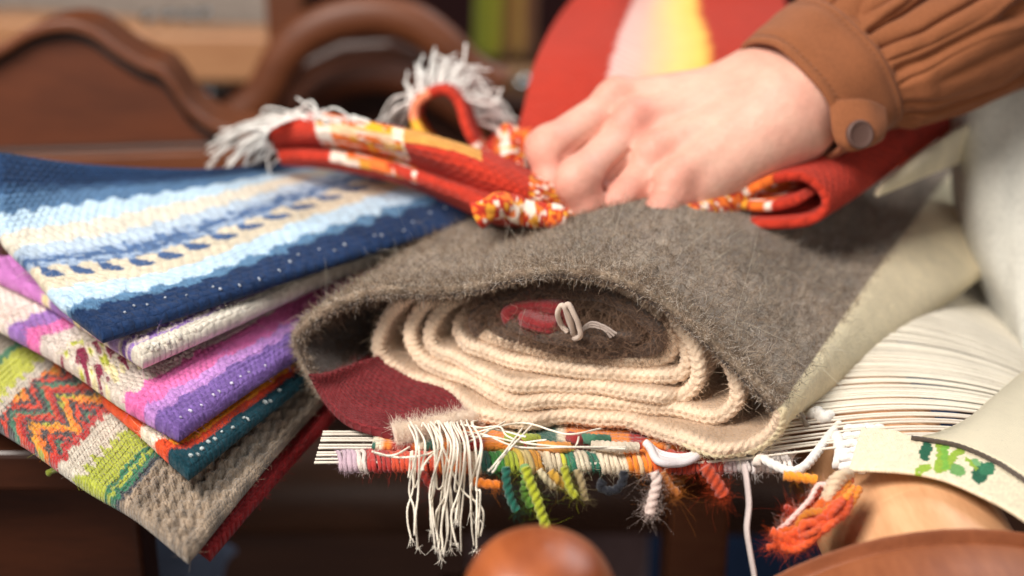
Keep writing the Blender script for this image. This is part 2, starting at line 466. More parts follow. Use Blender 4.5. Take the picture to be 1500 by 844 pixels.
hairs('wool_pile', p - n * 0.0002, lean, 0.0009 + 0.0017 * rng.random(len(p)) ** 1.5, 0.000075, cc, M['fibre'], roll, 6, 1.0)
# long stray fibres
p, n, c = scatter(g, gn, gc, 420, wgt)
hairs('stray_fibre', p, n * 0.5 + rng.normal(size=n.shape) * 0.8, 0.003 + 0.005 * rng.random(len(p)), 0.00005, lin(214, 205, 186) * (0.5 + 0.5 * rng.random((len(p), 1))), M['fibre'], roll, 7, 1.3)
# fuzz on every rim
ir = slice(len(bb) - 6, len(bb) + len(phi) + 6)
g = POS[:, ir]; gn = NRM[:, ir].copy()
rd = dirb[:, ir][..., None] * AX * 1.0
gn = norm(np.where((np.abs(W[:, ir]) < .95)[..., None], rd + ref[:, ir], ref[:, ir]))
p, n, c = scatter(g, gn, colr[:, ir], 46000)
hairs('rim_fuzz', p, n + rng.normal(size=n.shape) * 0.7, 0.0006 + 0.0022 * rng.random(len(p)) ** 2.5, 0.000042, np.minimum(c * 1.1, 1), M['fibre'], roll, 5, 0.8)

# dense brown pile in the core
selc = (tg > 2.6) & (tg < 3.4)
p, n, c = scatter(POS[selc][:, ir], gn[selc], colr[selc][:, ir], 16000)
hairs('core_pile', p, n + rng.normal(size=n.shape) * 0.7, 0.0015 + 0.0042 * rng.random(len(p)), 0.00006, np.array([lin(124, 98, 80)]) * (0.5 + 1.0 * rng.random((len(p), 1))), M['fibre'], roll, 5, 0.7)

# ---------- maroon end of the rug, lying out flat under the roll
def maroonc(U_, V_, a, b):
    c = np.zeros(U_.shape + (3,)); c[:] = lin(124, 42, 46)
    return c * (0.85 + 0.3 * vnoise(U_ / 0.004, V_ / 0.004))[..., None]
ctrl = [
 [Z(574, 640, .0040), Z(515, 624, .0042), Z(484, 600, .0055), Z(466, 573, .0085), Z(452, 548, .0150)],
 [Z(610, 630, .0045), Z(560, 612, .0055), Z(525, 592, .0060), Z(500, 566, .0080), Z(480, 545, .0140)],
 [Z(660, 618, .0045), Z(620, 590, .0060), Z(580, 565, .0060), Z(550, 545, .0080), Z(530, 530, .0120)],
 [Z(740, 600, .0045), Z(700, 570, .0050), Z(660, 545, .0050), Z(630, 525, .0060), Z(610, 510, .0080)],
]
mro, mt, mn, mc, *_ = sheet('end_band', ctrl, 0.0042, wool('ribbed_wool', weave=(0.0034, 0.0019), wbump=0.9, nbump=0.3, vary=0.3, sheen=0.05), roll, maroonc, 0.0009)
p, n, c = scatter(mt, mn, mc, 5000)
hairs('end_fuzz', p, n + rng.normal(size=n.shape), 0.0006 + 0.0014 * rng.random(len(p)), 0.00004, c, M['fibre'], roll, 4, 0.8)

# ---------- rolled cream hem with the knotted cotton fringe
hem = np.array([Z(577, 637, .0050), Z(600, 632, .0055), Z(640, 622, .0058), Z(690, 610, .0060), Z(760, 598, .0055)])
hp = cr(hem, 120)
V, F, a, d = tubeVF(hp, 0.0031 * np.linspace(1, .55, 120) + 0.0002 * np.sin(np.linspace(0, 60, 120)), 18, lobes=3, twist=180, depth=0.12)
hm = mk('hem', V, [tuple(x) for x in F.tolist()] + [tuple(x) for x in a.tolist()] + [tuple(x) for x in d.tolist()], M['yarn'], roll, np.tile(lin(240, 222, 204), (len(V), 1)))
nn = 5000
i = rng.integers(0, 120, nn); th = rng.random(nn) * 2 * np.pi
T_, N_, B_ = frames(hp)
dr = N_[i] * np.cos(th)[:, None] + B_[i] * np.sin(th)[:, None]
hairs('hem_fuzz', hp[i] + dr * (0.0030 * np.linspace(1, .55, 120)[i])[:, None], dr + rng.normal(size=(nn, 3)) * 0.6, 0.0008 + 0.0016 * rng.random(nn), 0.000045, lin(242, 226, 208), M['fibre'], roll, 4, 0.8)

Mthread = wool('cotton_thread', None, nbump=0.3, nscale=2600, vary=0.2, sheen=0.1, rough=0.8)
TW = dict(seg=9, lobes=2, twist=420, depth=0.30)
def thread(pl, r=0.00040, c=(246, 236, 218), n=None, name='fringe_thread', parent=roll, mat=None, kw=TW):
    P, L = resample(np.array(pl), n or 90)
    P = P + 0.00025 * np.stack([vnoise(np.linspace(0, L / 0.004, len(P)), np.full(len(P), rng.random() * 50)) - .5 for _ in range(3)], 1) * np.linspace(0, 1, len(P))[:, None]
    V, F, a, d = tubeVF(P, r, **kw)
    return mk(name, V, [tuple(x) for x in F.tolist()] + [tuple(x) for x in a.tolist()] + [tuple(x) for x in d.tolist()], mat or Mthread, parent, np.tile(lin(*c) * rng.uniform(.9, 1.05), (len(V), 1)))

# hanging threads: (start x, crest, bottom x, bottom y)
hang = [(590, 600, 602, 790), (592, 603, 607, 785), (597, 607, 612, 801), (600, 612, 598, 700), (606, 622, 632, 777), (612, 630, 636, 774), (618, 634, 637, 800), (622, 640, 642, 806),
        (628, 642, 646, 818), (634, 647, 650, 812), (640, 652, 660, 803), (644, 655, 655, 790), (648, 660, 668, 762), (652, 664, 672, 765), (656, 668, 668, 795), (660, 669, 676, 808),
        (664, 676, 690, 750), (668, 680, 694, 800), (676, 684, 698, 805), (682, 690, 700, 788), (688, 694, 702, 760), (632, 638, 704, 786), (620, 628, 664, 745), (645, 656, 641, 793), (655, 660, 648, 806)]
for i, (sx, cx, bx, by) in enumerate(hang):
    dz = rng.uniform(-4, 4); dep0 = 0.478 + rng.uniform(-.004, .004)
    st = Z(sx + 12, 628 - (sx - 590) * 0.12, .0085)
    crest = Z(cx + rng.uniform(-2, 2), 622 + dz - (sx - 590) * 0.02, .0105)
    over = D(cx + 10 + rng.uniform(-5, 5), 652 + dz, dep0 - 0.003)
    low = D((cx + bx) / 2 + rng.uniform(-6, 10), 715, dep0)
    low2 = D(bx + rng.uniform(-7, 7), by - 40, dep0 + rng.uniform(-.003, .003))
    end = D(bx, by, dep0 + rng.uniform(-.003, .003))
    t = thread([st, crest, over, low, low2, end])
    e = np.array([end + rng.normal(size=3) * 0.0003 for _ in range(14)])
    # frayed tip
    if i % 2 == 0:
        hairs('frayed_tip', e, np.tile(norm(end - low2), (14, 1)) + rng.normal(size=(14, 3)) * .4, 0.002, 0.00008, lin(240, 232, 218), M['fibre'], t, 4, 0.5)
# threads swept to the side, lying on the weaving
for pl in ([(672, 632), (710, 637), (760, 655), (840, 655), (918, 655)], [(690, 630), (730, 625), (745, 640), (790, 652), (917, 658)], [(680, 640), (720, 628), (770, 620), (830, 636), (880, 628)],
           [(765, 628), (745, 655), (722, 684), (716, 690)], [(780, 622), (752, 652), (735, 672), (722, 692)], [(600, 655), (580, 666), (560, 667), (545, 661)], [(650, 655), (620, 667), (580, 670), (548, 663)],
           [(675, 622), (700, 626), (730, 630), (770, 640)], [(690, 640), (720, 640), (760, 648), (800, 645)], [(640, 660), (625, 675), (618, 688), (620, 688)], [(848, 640), (846, 648), (842, 656)], [(740, 618), (700, 640), (680, 650), (660, 655)]):
    thread([Z(x, y, .0105 + .002 * (j % 2)) for j, (x, y) in enumerate(pl)])
thread([Z(757, 640, .011), Z(765, 646, .0115), Z(771, 655, .011)], 0.0003, (150, 40, 40))

# ---------- white knot tied round the red core
ko = 0.012
def kp(x, y, dd=0.0): return PL(x, y, A0 + AX * (0.001 - dd), AX)
Mcord = wool('soft_cord', None, nbump=0.3, nscale=1800, vary=0.25, rough=0.85)
KW = dict(seg=12, lobes=0)
thread([kp(832, 487), kp(822, 476), kp(817, 460, .003), kp(822, 448, .004), kp(828, 452, .004), kp(833, 470, .002), kp(842, 490), kp(847, 498)], 0.0010, (206, 186, 170), name='core_tie', mat=Mcord, kw=KW)
thread([kp(840, 492), kp(836, 470, .004), kp(828, 452, .006), kp(833, 446, .006), kp(842, 462, .006), kp(848, 478, .005), kp(850, 492, .004), kp(838, 498)], 0.0010, (204, 184, 168), name='core_tie', mat=Mcord, kw=KW)
for q_ in ((0, 0), (3, -5), (-3, 4)): thread([kp(846, 490), kp(864, 476 + q_[0]), kp(884, 480 + q_[0]), kp(900 + q_[1], 492 + q_[0])], 0.0005, (168, 152, 142), name='core_tie', mat=M['yarn'], kw=dict(seg=8, lobes=2, twist=200))
thread([kp(792, 490), kp(806, 492), kp(822, 490)], 0.0006, (196, 176, 172), name='core_tie', mat=Mcord, kw=dict(seg=8, lobes=2, twist=300))
thread([kp(770, 452, .004), kp(764, 470, .006), kp(760, 495, .006), kp(755, 512, .005)], 0.00008, (150, 130, 118), name='stray_thread', kw=dict(seg=5))
thread([kp(735, 460, .004), kp(745, 468, .008), kp(758, 452, .008), kp(748, 446, .004)], 0.00008, (140, 90, 80), name='stray_thread', kw=dict(seg=5))
# grey tuft pulled out at the lower right corner
for j in range(5):
    q = [Z(1138 + j * 2, 600 + j, .010), Z(1158, 594 + 2 * j, .010 + .0008 * j), Z(1172, 602 + 2 * j, .009), Z(1180 + j, 624, .007)]
    thread(q, 0.0008, (140, 122, 104), name='loose_tuft', mat=M['yarn'], kw=dict(seg=7, lobes=2, twist=200))

# ---------- loosened cream corner at the far end of the roll
def creamc(U, V, a, b):
    c = np.zeros(U.shape + (3,)); c[:] = lin(226, 212, 180); return c * (.9 + .2 * vnoise(U / .01, V / .01))[..., None]
sheet('turned_corner', [[Z(1282, 287, .056), Z(1330, 268, .058), Z(1385, 246, .056), Z(1430, 232, .050)], [Z(1290, 274, .060), Z(1335, 246, .066), Z(1390, 218, .066), Z(1440, 200, .060)], [Z(1300, 268, .058), Z(1345, 228, .068), Z(1400, 190, .074), Z(1450, 168, .072)]], .003, M['felt'], roll, creamc, .0015)

# dark felt on the inside of the outer fold
sd = (s < .10)
ii_ = slice(len(bb) + len(phi) - 3, NB)
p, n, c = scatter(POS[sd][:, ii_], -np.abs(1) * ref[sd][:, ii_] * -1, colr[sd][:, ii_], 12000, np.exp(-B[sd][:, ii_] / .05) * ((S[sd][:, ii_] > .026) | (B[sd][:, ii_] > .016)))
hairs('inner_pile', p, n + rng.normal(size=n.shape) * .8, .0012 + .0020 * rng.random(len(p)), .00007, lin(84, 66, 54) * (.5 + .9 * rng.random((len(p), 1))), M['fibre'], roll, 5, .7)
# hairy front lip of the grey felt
gl_ = (tg < 1.5)
il_ = slice(len(bb) - 4, len(bb) + len(phi))
p, n, c = scatter(POS[gl_][:, il_], gn[gl_][:, 2:2 + (il_.stop - il_.start)], colr[gl_][:, il_], 14000)
hairs('lip_pile', p, n + rng.normal(size=n.shape) * .8, .0006 + .0011 * rng.random(len(p)) ** 2, .00007, pal[rng.choice(len(pal), len(p))] * (.8 + .4 * rng.random((len(p), 1))), M['fibre'], roll, 5, .8)
# ================================================================== the folded rugs stacked beside the roll
STACK = 'woven rugs stacked beside the grey roll'
def mixc(c, m, col):
    c[m] = lin(*col); return c
def bands(v, spec, base):
    """spec: list of (upper limit of v in metres, colour)"""
    c = np.zeros(v.shape + (3,)); c[:] = lin(*base)
    for lim, col in reversed(spec):
        c[v < lim] = lin(*col)
    return c
def zig(u, p, a):
    return a * (np.abs((u / p) % 1 - 0.5) * 4 - 1)
def step(u, p, a):
    return a * np.round((np.abs((u / p) % 1 - 0.5) * 4 - 1) * 1.5) / 1.5
def edge_fuzz(res, parent, n, L=0.0022, rad=0.000045, wfn=None):
    o, top, N, c, G, UU, VV = res
    w = np.ones(UU.shape) if wfn is None else wfn(UU, VV)
    p, nn, cc = scatter(top, N, c, n, w)
    hairs('wool_fuzz', p, nn + rng.normal(size=nn.shape) * 0.8, L * (0.3 + 0.7 * rng.random(n)), rad, np.minimum(cc * 1.15, 1), M['fibre'], parent, 4, 0.8)
def stitches(res, parent, u0, u1, n, vpos, colr=(235, 235, 240), r=0.0006, jit=0.0006):
    """little white warp ends showing along the finished edge"""
    o, top, N, c, G, UU, VV = res
    lst = []
    for u in np.linspace(u0, u1, n) + rng.normal(size=n) * 0.0022:
        j = np.argmin(np.abs(UU[0] - u)); i = np.argmin(np.abs(VV[:, 0] - vpos - rng.normal() * jit))
        d = norm(top[i + 1, j] - top[i - 1, j])
        q = top[i, j] + N[i, j] * 0.0002
        l = rng.uniform(.4, 1.2) * r * 1.3
        lst.append((np.array([q - d * l, q + N[i, j] * 0.0003, q + d * l]), r * rng.uniform(.6, 1.1), dict(seg=6), lin(*colr) * rng.uniform(.6, 1)))
    return tubes('edge_stitches', lst, M['yarn'], parent)
def folded(name, label, ctrl, t, colour, step_=0.0012, weave=M['blur'], disp=None):
    base = np.asarray(ctrl[0][len(ctrl[0]) // 2])
    root = thing('woven_rug', label, 'rug', base, STACK)
    res = sheet('rug_body', ctrl, t, weave, root, colour, step_, disp)
    return root, res
def ribs(a, p, jitter=0.6):
    def f(U, V):
        x = V / p + jitter * (vnoise(U / 0.012, V / 0.006) - .5)
        return a * (np.abs(np.sin(np.pi * x)) * (0.6 + 0.4 * np.abs(np.sin(np.pi * (U / (p * 1.6) + 0.5 * np.floor(x))))) - .5)
    return f

KZ = 0.004
_Z0 = Z
def Z(px, py, z):            # the stack sinks a little towards the roll
    return _Z0(px, py, z - KZ * float(ss(330, 500, px)))
# --- blue rug on top
def blue(U, V, a, b):
    W = V.max(); v = b + 0.007 * (vnoise(U / 0.003, V / 0.0022) - .5) * 2
    p = 0.0145
    c = np.zeros(U.shape + (3,)); c[:] = lin(26, 50, 88)
    z = zig(U, p, 1); zs = zig(U + 0.4 * p * 0, p, 1)
    mixc(c, v > 0.105 + 0.012 * step(U, p, 1), (88, 126, 160))
    mixc(c, v > 0.140 + 0.014 * step(U + p * .3, p, 1), (186, 210, 228))
    mixc(c, v > 0.235 + 0.010 * step(U, p, 1), (208, 196, 174))
    mixc(c, (((v - 0.355) / .040) ** 2 + (((U / p + 2.2 * (v - .355)) % 1 - .5) / (.30 - 2.5 * (v - .355))) ** 2 < 1), (62, 88, 130))
    mixc(c, v > 0.400 + 0.012 * zig(U, p, 1), (150, 168, 192))
    mixc(c, (v > .40) & (v < .50) & (vnoise(U / .0035, V / .0016) > .56), (86, 112, 150))
    mixc(c, (v > 0.415) & (np.abs(v - 0.44 - 0.012 * zig(U, p * 1.4, 1)) < 0.008), (70, 98, 140))
    mixc(c, v > 0.475 + 0.008 * zig(U, p, 1), (176, 192, 208))
    mixc(c, v > 0.52 + 0.008 * zig(U + p / 3, p, 1), (214, 206, 190))
    mixc(c, v > 0.60 + 0.012 * step(U, p, 1), (184, 208, 226))
    mixc(c, v > 0.70 + 0.018 * step(U, p, 1), (78, 112, 148))
    mixc(c, v > 0.795 + 0.012 * step(U, p, 1), (50, 80, 116))
    mixc(c, (v > .8) & (v > 0.84 + 0.014 * step(U + p / 2, p, 1)), (30, 56, 92))
    return c * (0.85 + 0.3 * vnoise(U / 0.003, V / 0.0025))[..., None]
ctrl = [
 [Z(150, 498, .0400), Z(330, 438, .0405), Z(510, 380, .043), Z(692, 324, .045), Z(860, 272, .046)],
 [Z(80, 443, .0410), Z(270, 408, .0425), Z(430, 345, .044), Z(590, 292, .045), Z(760, 240, .046)],
 [Z(46, 402, .0440), Z(210, 384, .0445), Z(362, 333, .045), Z(510, 280, .0455), Z(670, 232, .046)],
 [Z(0, 350, .0540), Z(142, 330, .0510), Z(289, 300, .048), Z(426, 266, .047), Z(590, 226, .047)],
 [Z(-6, 290, .066), Z(120, 285, .057), Z(270, 274, .0515), Z(420, 254, .048), Z(570, 224, .047)],
 [Z(-8, 226, .079), Z(130, 243, .066), Z(280, 251, .056), Z(422, 243, .049), Z(560, 222, .047)],
]
A, res = folded('woven_rug', 'blue striped rug with pale blue and cream zigzag bands, topmost of the stack', ctrl, 0.0062, blue, 0.0010, disp=ribs(0.0006, 0.0028))
A_lip = res
edge_fuzz(res, A, 9000, wfn=lambda U, V: np.exp(-(V / 0.015)) + np.exp(-(U / .01)))
stitches(res, A, 0.012, 0.19, 24, 0.0045, (190, 200, 216), 0.0005, 0.0016)

KZ = 0.006
# --- cream and violet rug
def violet(U, V, a, b):
    c = np.zeros(U.shape + (3,)); c[:] = lin(212, 204, 190)
    p = .022
    mixc(c, V > .0095, (150, 116, 184))
    mixc(c, V > .0115 + .001 * zig(U, p, 1), (226, 208, 204))
    mixc(c, np.abs(V - .0155 - .0016 * np.sin(U / .0042)) < .0014, (148, 110, 186))
    mixc(c, V > .020, (176, 146, 196))
    mixc(c, V > .026 + .002 * zig(U, .012, 1), (222, 206, 196))
    mixc(c, (V > .032) & (vnoise(U / .008, V / .004) > .62), (206, 120, 178))
    mixc(c, (V > .036) & (vnoise(U / .006 + 7, V / .004) > .66), (146, 112, 170))
    mixc(c, (V > .034) & (vnoise(U / .007 + 17, V / .005) > .7), (228, 214, 160))
    mixc(c, V > .060 + .002 * zig(U, .012, 1), (190, 120, 184))
    return c * (0.85 + 0.3 * vnoise(U / 0.003, V / 0.0025))[..., None]
ctrl = [
 [Z(208, 533, .0315), Z(330, 478, .0325), Z(500, 402, .033), Z(692, 330, .037), Z(820, 286, .038)],
 [Z(150, 497, .0320), Z(290, 448, .033), Z(450, 380, .034), Z(640, 305, .037), Z(770, 262, .038)],
 [Z(60, 440, .0310), Z(220, 400, .032), Z(390, 345, .035), Z(560, 285, .037), Z(700, 240, .038)],
 [Z(-40, 392, .0330), Z(130, 355, .034), Z(300, 310, .036), Z(480, 262, .038), Z(620, 225, .038)],
]
Bv, res = folded('woven_rug', 'cream bordered rug with violet wavy stripes directly beneath the blue rug', ctrl, 0.0070, violet, 0.0010, disp=ribs(0.0013, 0.0034))
edge_fuzz(res, Bv, 6000, wfn=lambda U, V: np.exp(-(V / 0.01)) + np.exp(-(U / .01)))
stitches(res, Bv, 0.004, 0.03, 8, 0.002, (228, 222, 208), 0.0008)

KZ = 0.0105
# --- pink and lilac rug
def pink(U, V, a, b):
    n = 0.0025 * (vnoise(U / .006, V / .02) - .5) * 2
    v = V + n
    c = np.zeros(U.shape + (3,)); c[:] = lin(122, 94, 160)
    mixc(c, v > .0155, (186, 136, 198))
    mixc(c, v > .0235, (220, 112, 170))
    mixc(c, v > .0370, (208, 196, 184))
    r = vnoise((U - V * .8) / .0035, (V + U * .5) / .009)
    mixc(c, (v > .046) & (v < .078) & (r > .58), (226, 214, 168))
    mixc(c, (v > .050) & (v < .078) & (r < .34), (132, 46, 72))
    mixc(c, (v > .058) & (v < .082) & (r > .70), (180, 184, 70))
    mixc(c, v > .082, (208, 196, 188))
    mixc(c, v > .094, (212, 112, 168))
    mixc(c, v > .103, (150, 112, 178))
    mixc(c, v > .112, (222, 206, 196))
    return c * (0.82 + 0.36 * vnoise(U / 0.003, V / 0.0022))[..., None]
ctrl = [
 [Z(262, 641, .0160), Z(350, 580, .0175), Z(445, 518, .020), Z(590, 420, .024), Z(720, 330, .027)],
 [Z(176, 592, .0180), Z(280, 528, .0200), Z(400, 460, .022), Z(540, 375, .025), Z(670, 300, .028)],
 [Z(90, 532, .0200), Z(210, 470, .0220), Z(330, 410, .024), Z(480, 335, .027), Z(610, 270, .029)],
 [Z(0, 482, .0220), Z(130, 420, .0240), Z(260, 360, .026), Z(420, 295, .028), Z(550, 240, .030)],
 [Z(-70, 440, .0240), Z(60, 380, .0260), Z(190, 325, .028), Z(350, 262, .030), Z(480, 215, .030)],
]
Cp, res = folded('woven_rug', 'pink, lilac and purple banded rug with a row of white stitches on its purple edge', ctrl, 0.0068, pink, 0.0010, disp=ribs(0.0008, 0.003))
edge_fuzz(res, Cp, 12000, wfn=lambda U, V: np.exp(-(V / 0.014)) + np.exp(-(U / .012)))
stitches(res, Cp, 0.010, 0.10, 9, 0.0040, (206, 200, 220), 0.0006, 0.001)

KZ = 0.013
# --- teal rug with the orange band
def teal(U, V, a, b):
    v = V + 0.002 * (vnoise(U / .005, V / .01) - .5)
    c = np.zeros(U.shape + (3,)); c[:] = lin(22, 64, 76)
    vb = .0078 + .0092 * np.exp(-(U / .016) ** 2)
    mixc(c, v > vb, (208, 66, 34))
    mixc(c, v > vb + .0045, (238, 156, 36))
    mixc(c, (v > vb + .001) & (U < .010), (222, 84, 44))
    mixc(c, v > vb + .0100, (226, 214, 196))
    mixc(c, v > .040, (214, 84, 44))
    return c * (0.8 + 0.4 * vnoise(U / 0.003, V / 0.0025))[..., None]
ctrl = [
 [Z(276, 699, .0075), Z(350, 640, .0085), Z(452, 560, .011), Z(560, 470, .015), Z(660, 390, .018)],
 [Z(240, 668, .0080), Z(310, 612, .0095), Z(410, 535, .012), Z(520, 445, .016), Z(620, 370, .019)],
 [Z(205, 636, .0085), Z(280, 580, .0105), Z(380, 505, .013), Z(480, 420, .017), Z(580, 345, .020)],
 [Z(150, 590, .0100), Z(230, 530, .0120), Z(330, 455, .015), Z(430, 380, .018), Z(530, 315, .021)],
]
Dt, res = folded('woven_rug', 'dark teal rug with an orange and red band, white stitches along its edge', ctrl, 0.0058, teal, 0.0010, disp=ribs(0.0005, 0.003))
edge_fuzz(res, Dt, 8000, wfn=lambda U, V: np.exp(-(V / 0.014)) + np.exp(-(U / .012)))
stitches(res, Dt, 0.010, 0.10, 12, 0.0040, (196, 206, 206), 0.0007, 0.0009)

KZ = 0.011
# --- multicoloured rug with the zigzag end
def multi(U, V, a, b):
    L = V.max()
    v = V + 0.0022 * (vnoise(U / .0025, V / .012) - .5) * 2
    c = np.zeros(U.shape + (3,)); c[:] = lin(146, 128, 109)
    f = vnoise(U / .009, V / .0014)
    c *= (0.40 + 1.1 * f)[..., None]
    k = lambda x: x * L
    mixc(c, v > k(.245), (48, 52, 62))
    mixc(c, v > k(.262), (40, 110, 78))
    mixc(c, (v > k(.315)) | ((v > k(.285)) & (v < k(.30))), (166, 174, 58))
    mixc(c, v > k(.405) + .003 * step(U, .009, 1), (198, 188, 172))
    # zigzag of orange, red, charcoal
    z0, z1 = k(.475), k(.735)
    q = (v - z0) * 1.0 + zig(U + .004, .030, .0085)
    i = np.floor(q / .0036 + 1.1 * (vnoise(U / .0018, V / .0018) - .5)).astype(int) % 9
    cols = [(66, 62, 64), (204, 62, 40), (66, 62, 64), (232, 120, 30), (222, 150, 40), (70, 66, 66), (178, 40, 40), (206, 70, 40), (72, 120, 96)]
    zc = np.array([lin(*x) for x in cols])[i]
    mz = (v > z0) & (v < z1); c[mz] = zc[mz]
    mixc(c, mz & (i == 4) & (vnoise(U / .01, V / .01) > .55), (168, 170, 60))
    mixc(c, mz & (np.abs(v - z0) < .004), (176, 42, 40))
    mixc(c, v > z1, (196, 186, 172))
    mixc(c, v > k(.775) + .003 * step(U, .009, 1), (182, 186, 66))
    mixc(c, v > k(.875), (58, 116, 84))
    mixc(c, v > k(.905), (150, 138, 124))
    return c * (0.84 + 0.32 * vnoise(U / 0.003, V / 0.0022))[..., None]
def multi_d(U, V):
    L = V.max()
    tw = np.abs(np.sin(np.pi * (V / .0062 + .22 * np.sin(U / .0016)))) - .5
    return np.where(V < .24 * L, 0.0026 * tw, ribs(0.0012, 0.0036)(U, V))
ctrl = [
 [Z(276, 822, -.010), Z(345, 738, -.006), Z(440, 628, -.002), Z(520, 540, .002), Z(600, 455, .006)],
 [Z(196, 757, -.007), Z(280, 668, -.003), Z(390, 560, .001), Z(470, 480, .004), Z(550, 405, .008)],
 [Z(120, 712, -.004), Z(205, 620, .000), Z(320, 515, .004), Z(410, 440, .006), Z(490, 370, .010)],
 [Z(40, 655, -.001), Z(130, 565, .003), Z(250, 470, .006), Z(350, 395, .009), Z(430, 335, .012)],
 [Z(-30, 612, .001), Z(60, 530, .005), Z(180, 438, .009), Z(290, 360, .011), Z(380, 305, .014)],
 [Z(-95, 575, .003), Z(0, 492, .008), Z(110, 405, .011), Z(230, 330, .013), Z(320, 280, .016)],
]
Em, res = folded('woven_rug', 'multicoloured rug with lime, green and grey stripes and an orange red zigzag end', ctrl, 0.0064, multi, 0.0009, weave=M['wool'], disp=multi_d)
edge_fuzz(res, Em, 13000, 0.0022, wfn=lambda U, V: 0.25 + np.exp(-(V / 0.012)) + np.exp(-(U / .01)))
thread([Z(105, 690, -.004), Z(95, 687, -.010), Z(80, 688, -.014), Z(70, 694, -.016)], 0.0013, (150, 160, 50), name='loose_tuft', parent=Em, mat=M['yarn'], kw=dict(seg=8, lobes=2, twist=200))

KZ = 0.01
# --- dark red rug at the bottom
def dred(U, V, a, b):
    c = np.zeros(U.shape + (3,)); c[:] = lin(136, 30, 32)
    return c * (0.8 + 0.4 * vnoise(U / 0.003, V / 0.0025))[..., None]
ctrl = [
 [Z(306, 818, -.0155), Z(375, 740, -.0125), Z(460, 645, -.008), Z(540, 560, -.004)],
 [Z(270, 790, -.0160), Z(340, 710, -.0125), Z(425, 610, -.008), Z(505, 525, -.003)],
 [Z(190, 720, -.0130), Z(270, 640, -.0090), Z(350, 550, -.005), Z(430, 470, .000)],
]
Fr, res = folded('woven_rug', 'plain dark red rug at the very bottom of the stack, only its edge showing', ctrl, 0.0055, dred, 0.0011, disp=ribs(0.0006, 0.003))
edge_fuzz(res, Fr, 4000, wfn=lambda U, V: np.exp(-(V / 0.014)))

KZ = 0
# ================================================================== the red rug gathered under the hand
red = thing('red_rug', 'bright red rug with yellow and orange pattern and white fringe, bunched up in the fist', 'rug', Z(760, 300, .05))
RED = (184, 52, 34); DRK = (186, 40, 30)
def speck(c, U, V, m, scale=.0045):
    k_ = .55 * scale
    n = vnoise(U / (k_ * 2.2) + 3 * np.floor(V / .0022), np.floor(V / .0022) * 7.3); n2 = vnoise(U / (k_ * 1.8) + 20 + 5 * np.floor(V / .0022), np.floor(V / .0022) * 3.1)
    mixc(c, m & (n > .56), (232, 112, 42)); mixc(c, m & (n2 > .64), (238, 216, 200)); mixc(c, m & (n < .24), (226, 156, 52))
    return c
def redstrip(U, V, a, b):
    c = np.zeros(U.shape + (3,)); c[:] = lin(*RED)
    mid = (np.abs(b - .52 - .12 * (a - .3)) < .30)
    mixc(c, mid & (a > .17) & (a < .22), (234, 214, 198))
    mixc(c, mid & (a > .22) & (a < .33), (236, 116, 52))
    mixc(c, mid & (a > .31) & (a < .40) & (b < .62), (240, 176, 40))
    mixc(c, mid & (a > .39) & (a < .425) & (b < .5), (240, 222, 190))
    mixc(c, (a > .22) & (a < .40) & (np.abs(b - .33) < .03), (236, 190, 150))
    mixc(c, (a > .425) & (a < .63) & (b < .34 - .1 * (a - .4)), (214, 150, 74))
    speck(c, U, V, (a > .18) & (a < .42) & mid & (vnoise(U / .006, V / .006) > .5))
    speck(c, U, V, (a > .80))
    mixc(c, (np.hypot((a - .46) * 5, (b - .60) * 2) < .12), (236, 216, 206))
    return c * (0.85 + 0.3 * vnoise(U / 0.003, V / 0.0025))[..., None]
ctrl = [
 [Z(400, 196, .062), Z(460, 182, .068), Z(540, 196, .070), Z(620, 210, .072), Z(720, 232, .070), Z(790, 262, .064), Z(850, 284, .058)],
 [Z(392, 190, .072), Z(460, 172, .078), Z(545, 186, .080), Z(630, 205, .080), Z(720, 236, .074), Z(785, 270, .066), Z(850, 290, .059)],
 [Z(398, 204, .066), Z(466, 196, .073), Z(552, 206, .075), Z(640, 228, .076), Z(722, 260, .070), Z(785, 286, .063), Z(850, 298, .057)],
 [Z(404, 218, .060), Z(476, 216, .062), Z(562, 228, .062), Z(650, 258, .063), Z(724, 288, .061), Z(785, 304, .0575), Z(850, 308, .055)],
 [Z(408, 228, .060), Z(484, 232, .062), Z(572, 248, .062), Z(655, 276, .062), Z(728, 307, .0595), Z(785, 316, .0555), Z(850, 316, .0545)],
 [Z(410, 236, .053), Z(490, 244, .052), Z(580, 262, .051), Z(660, 294, .051), Z(730, 324, .0515), Z(785, 326, .0518), Z(850, 322, .0515)],
]
res = sheet('gathered_fold', ctrl, 0.0045, M['blur'], red, redstrip, 0.0011, ribs(0.0004, .0028))
# standing loop of cloth
def loopc(U, V, a, b):
    c = np.zeros(U.shape + (3,)); c[:] = lin(*RED)
    m = (a > .08) & (a < .40)
    mixc(c, m & (b < .75), (236, 140, 104)); mixc(c, (a > .05) & (a < .24) & (b < .8), (240, 176, 60))
    mixc(c, (a > .82) & (b < .7), (240, 150, 60)); speck(c, U, V, (a > .72))
    return c * (0.85 + 0.3 * vnoise(U / 0.003, V / 0.0025))[..., None]
front = [(668, 236, .652), (640, 222, .654), (616, 196, .658), (606, 172, .662), (612, 150, .664), (634, 136, .664), (655, 134, .662), (672, 152, .660), (684, 190, .654), (704, 224, .652), (735, 244, .650), (775, 262, .648), (810, 280, .645)]
ctrl = [[D(x, y, d) for x, y, d in front], [D(x + 4, y - 6, d + .022) for x, y, d in front], [D(x + 10, y - 6, d + .05) for x, y, d in front]]
res2 = sheet('standing_fold', ctrl, 0.0045, M['blur'], red, loopc, 0.0012)
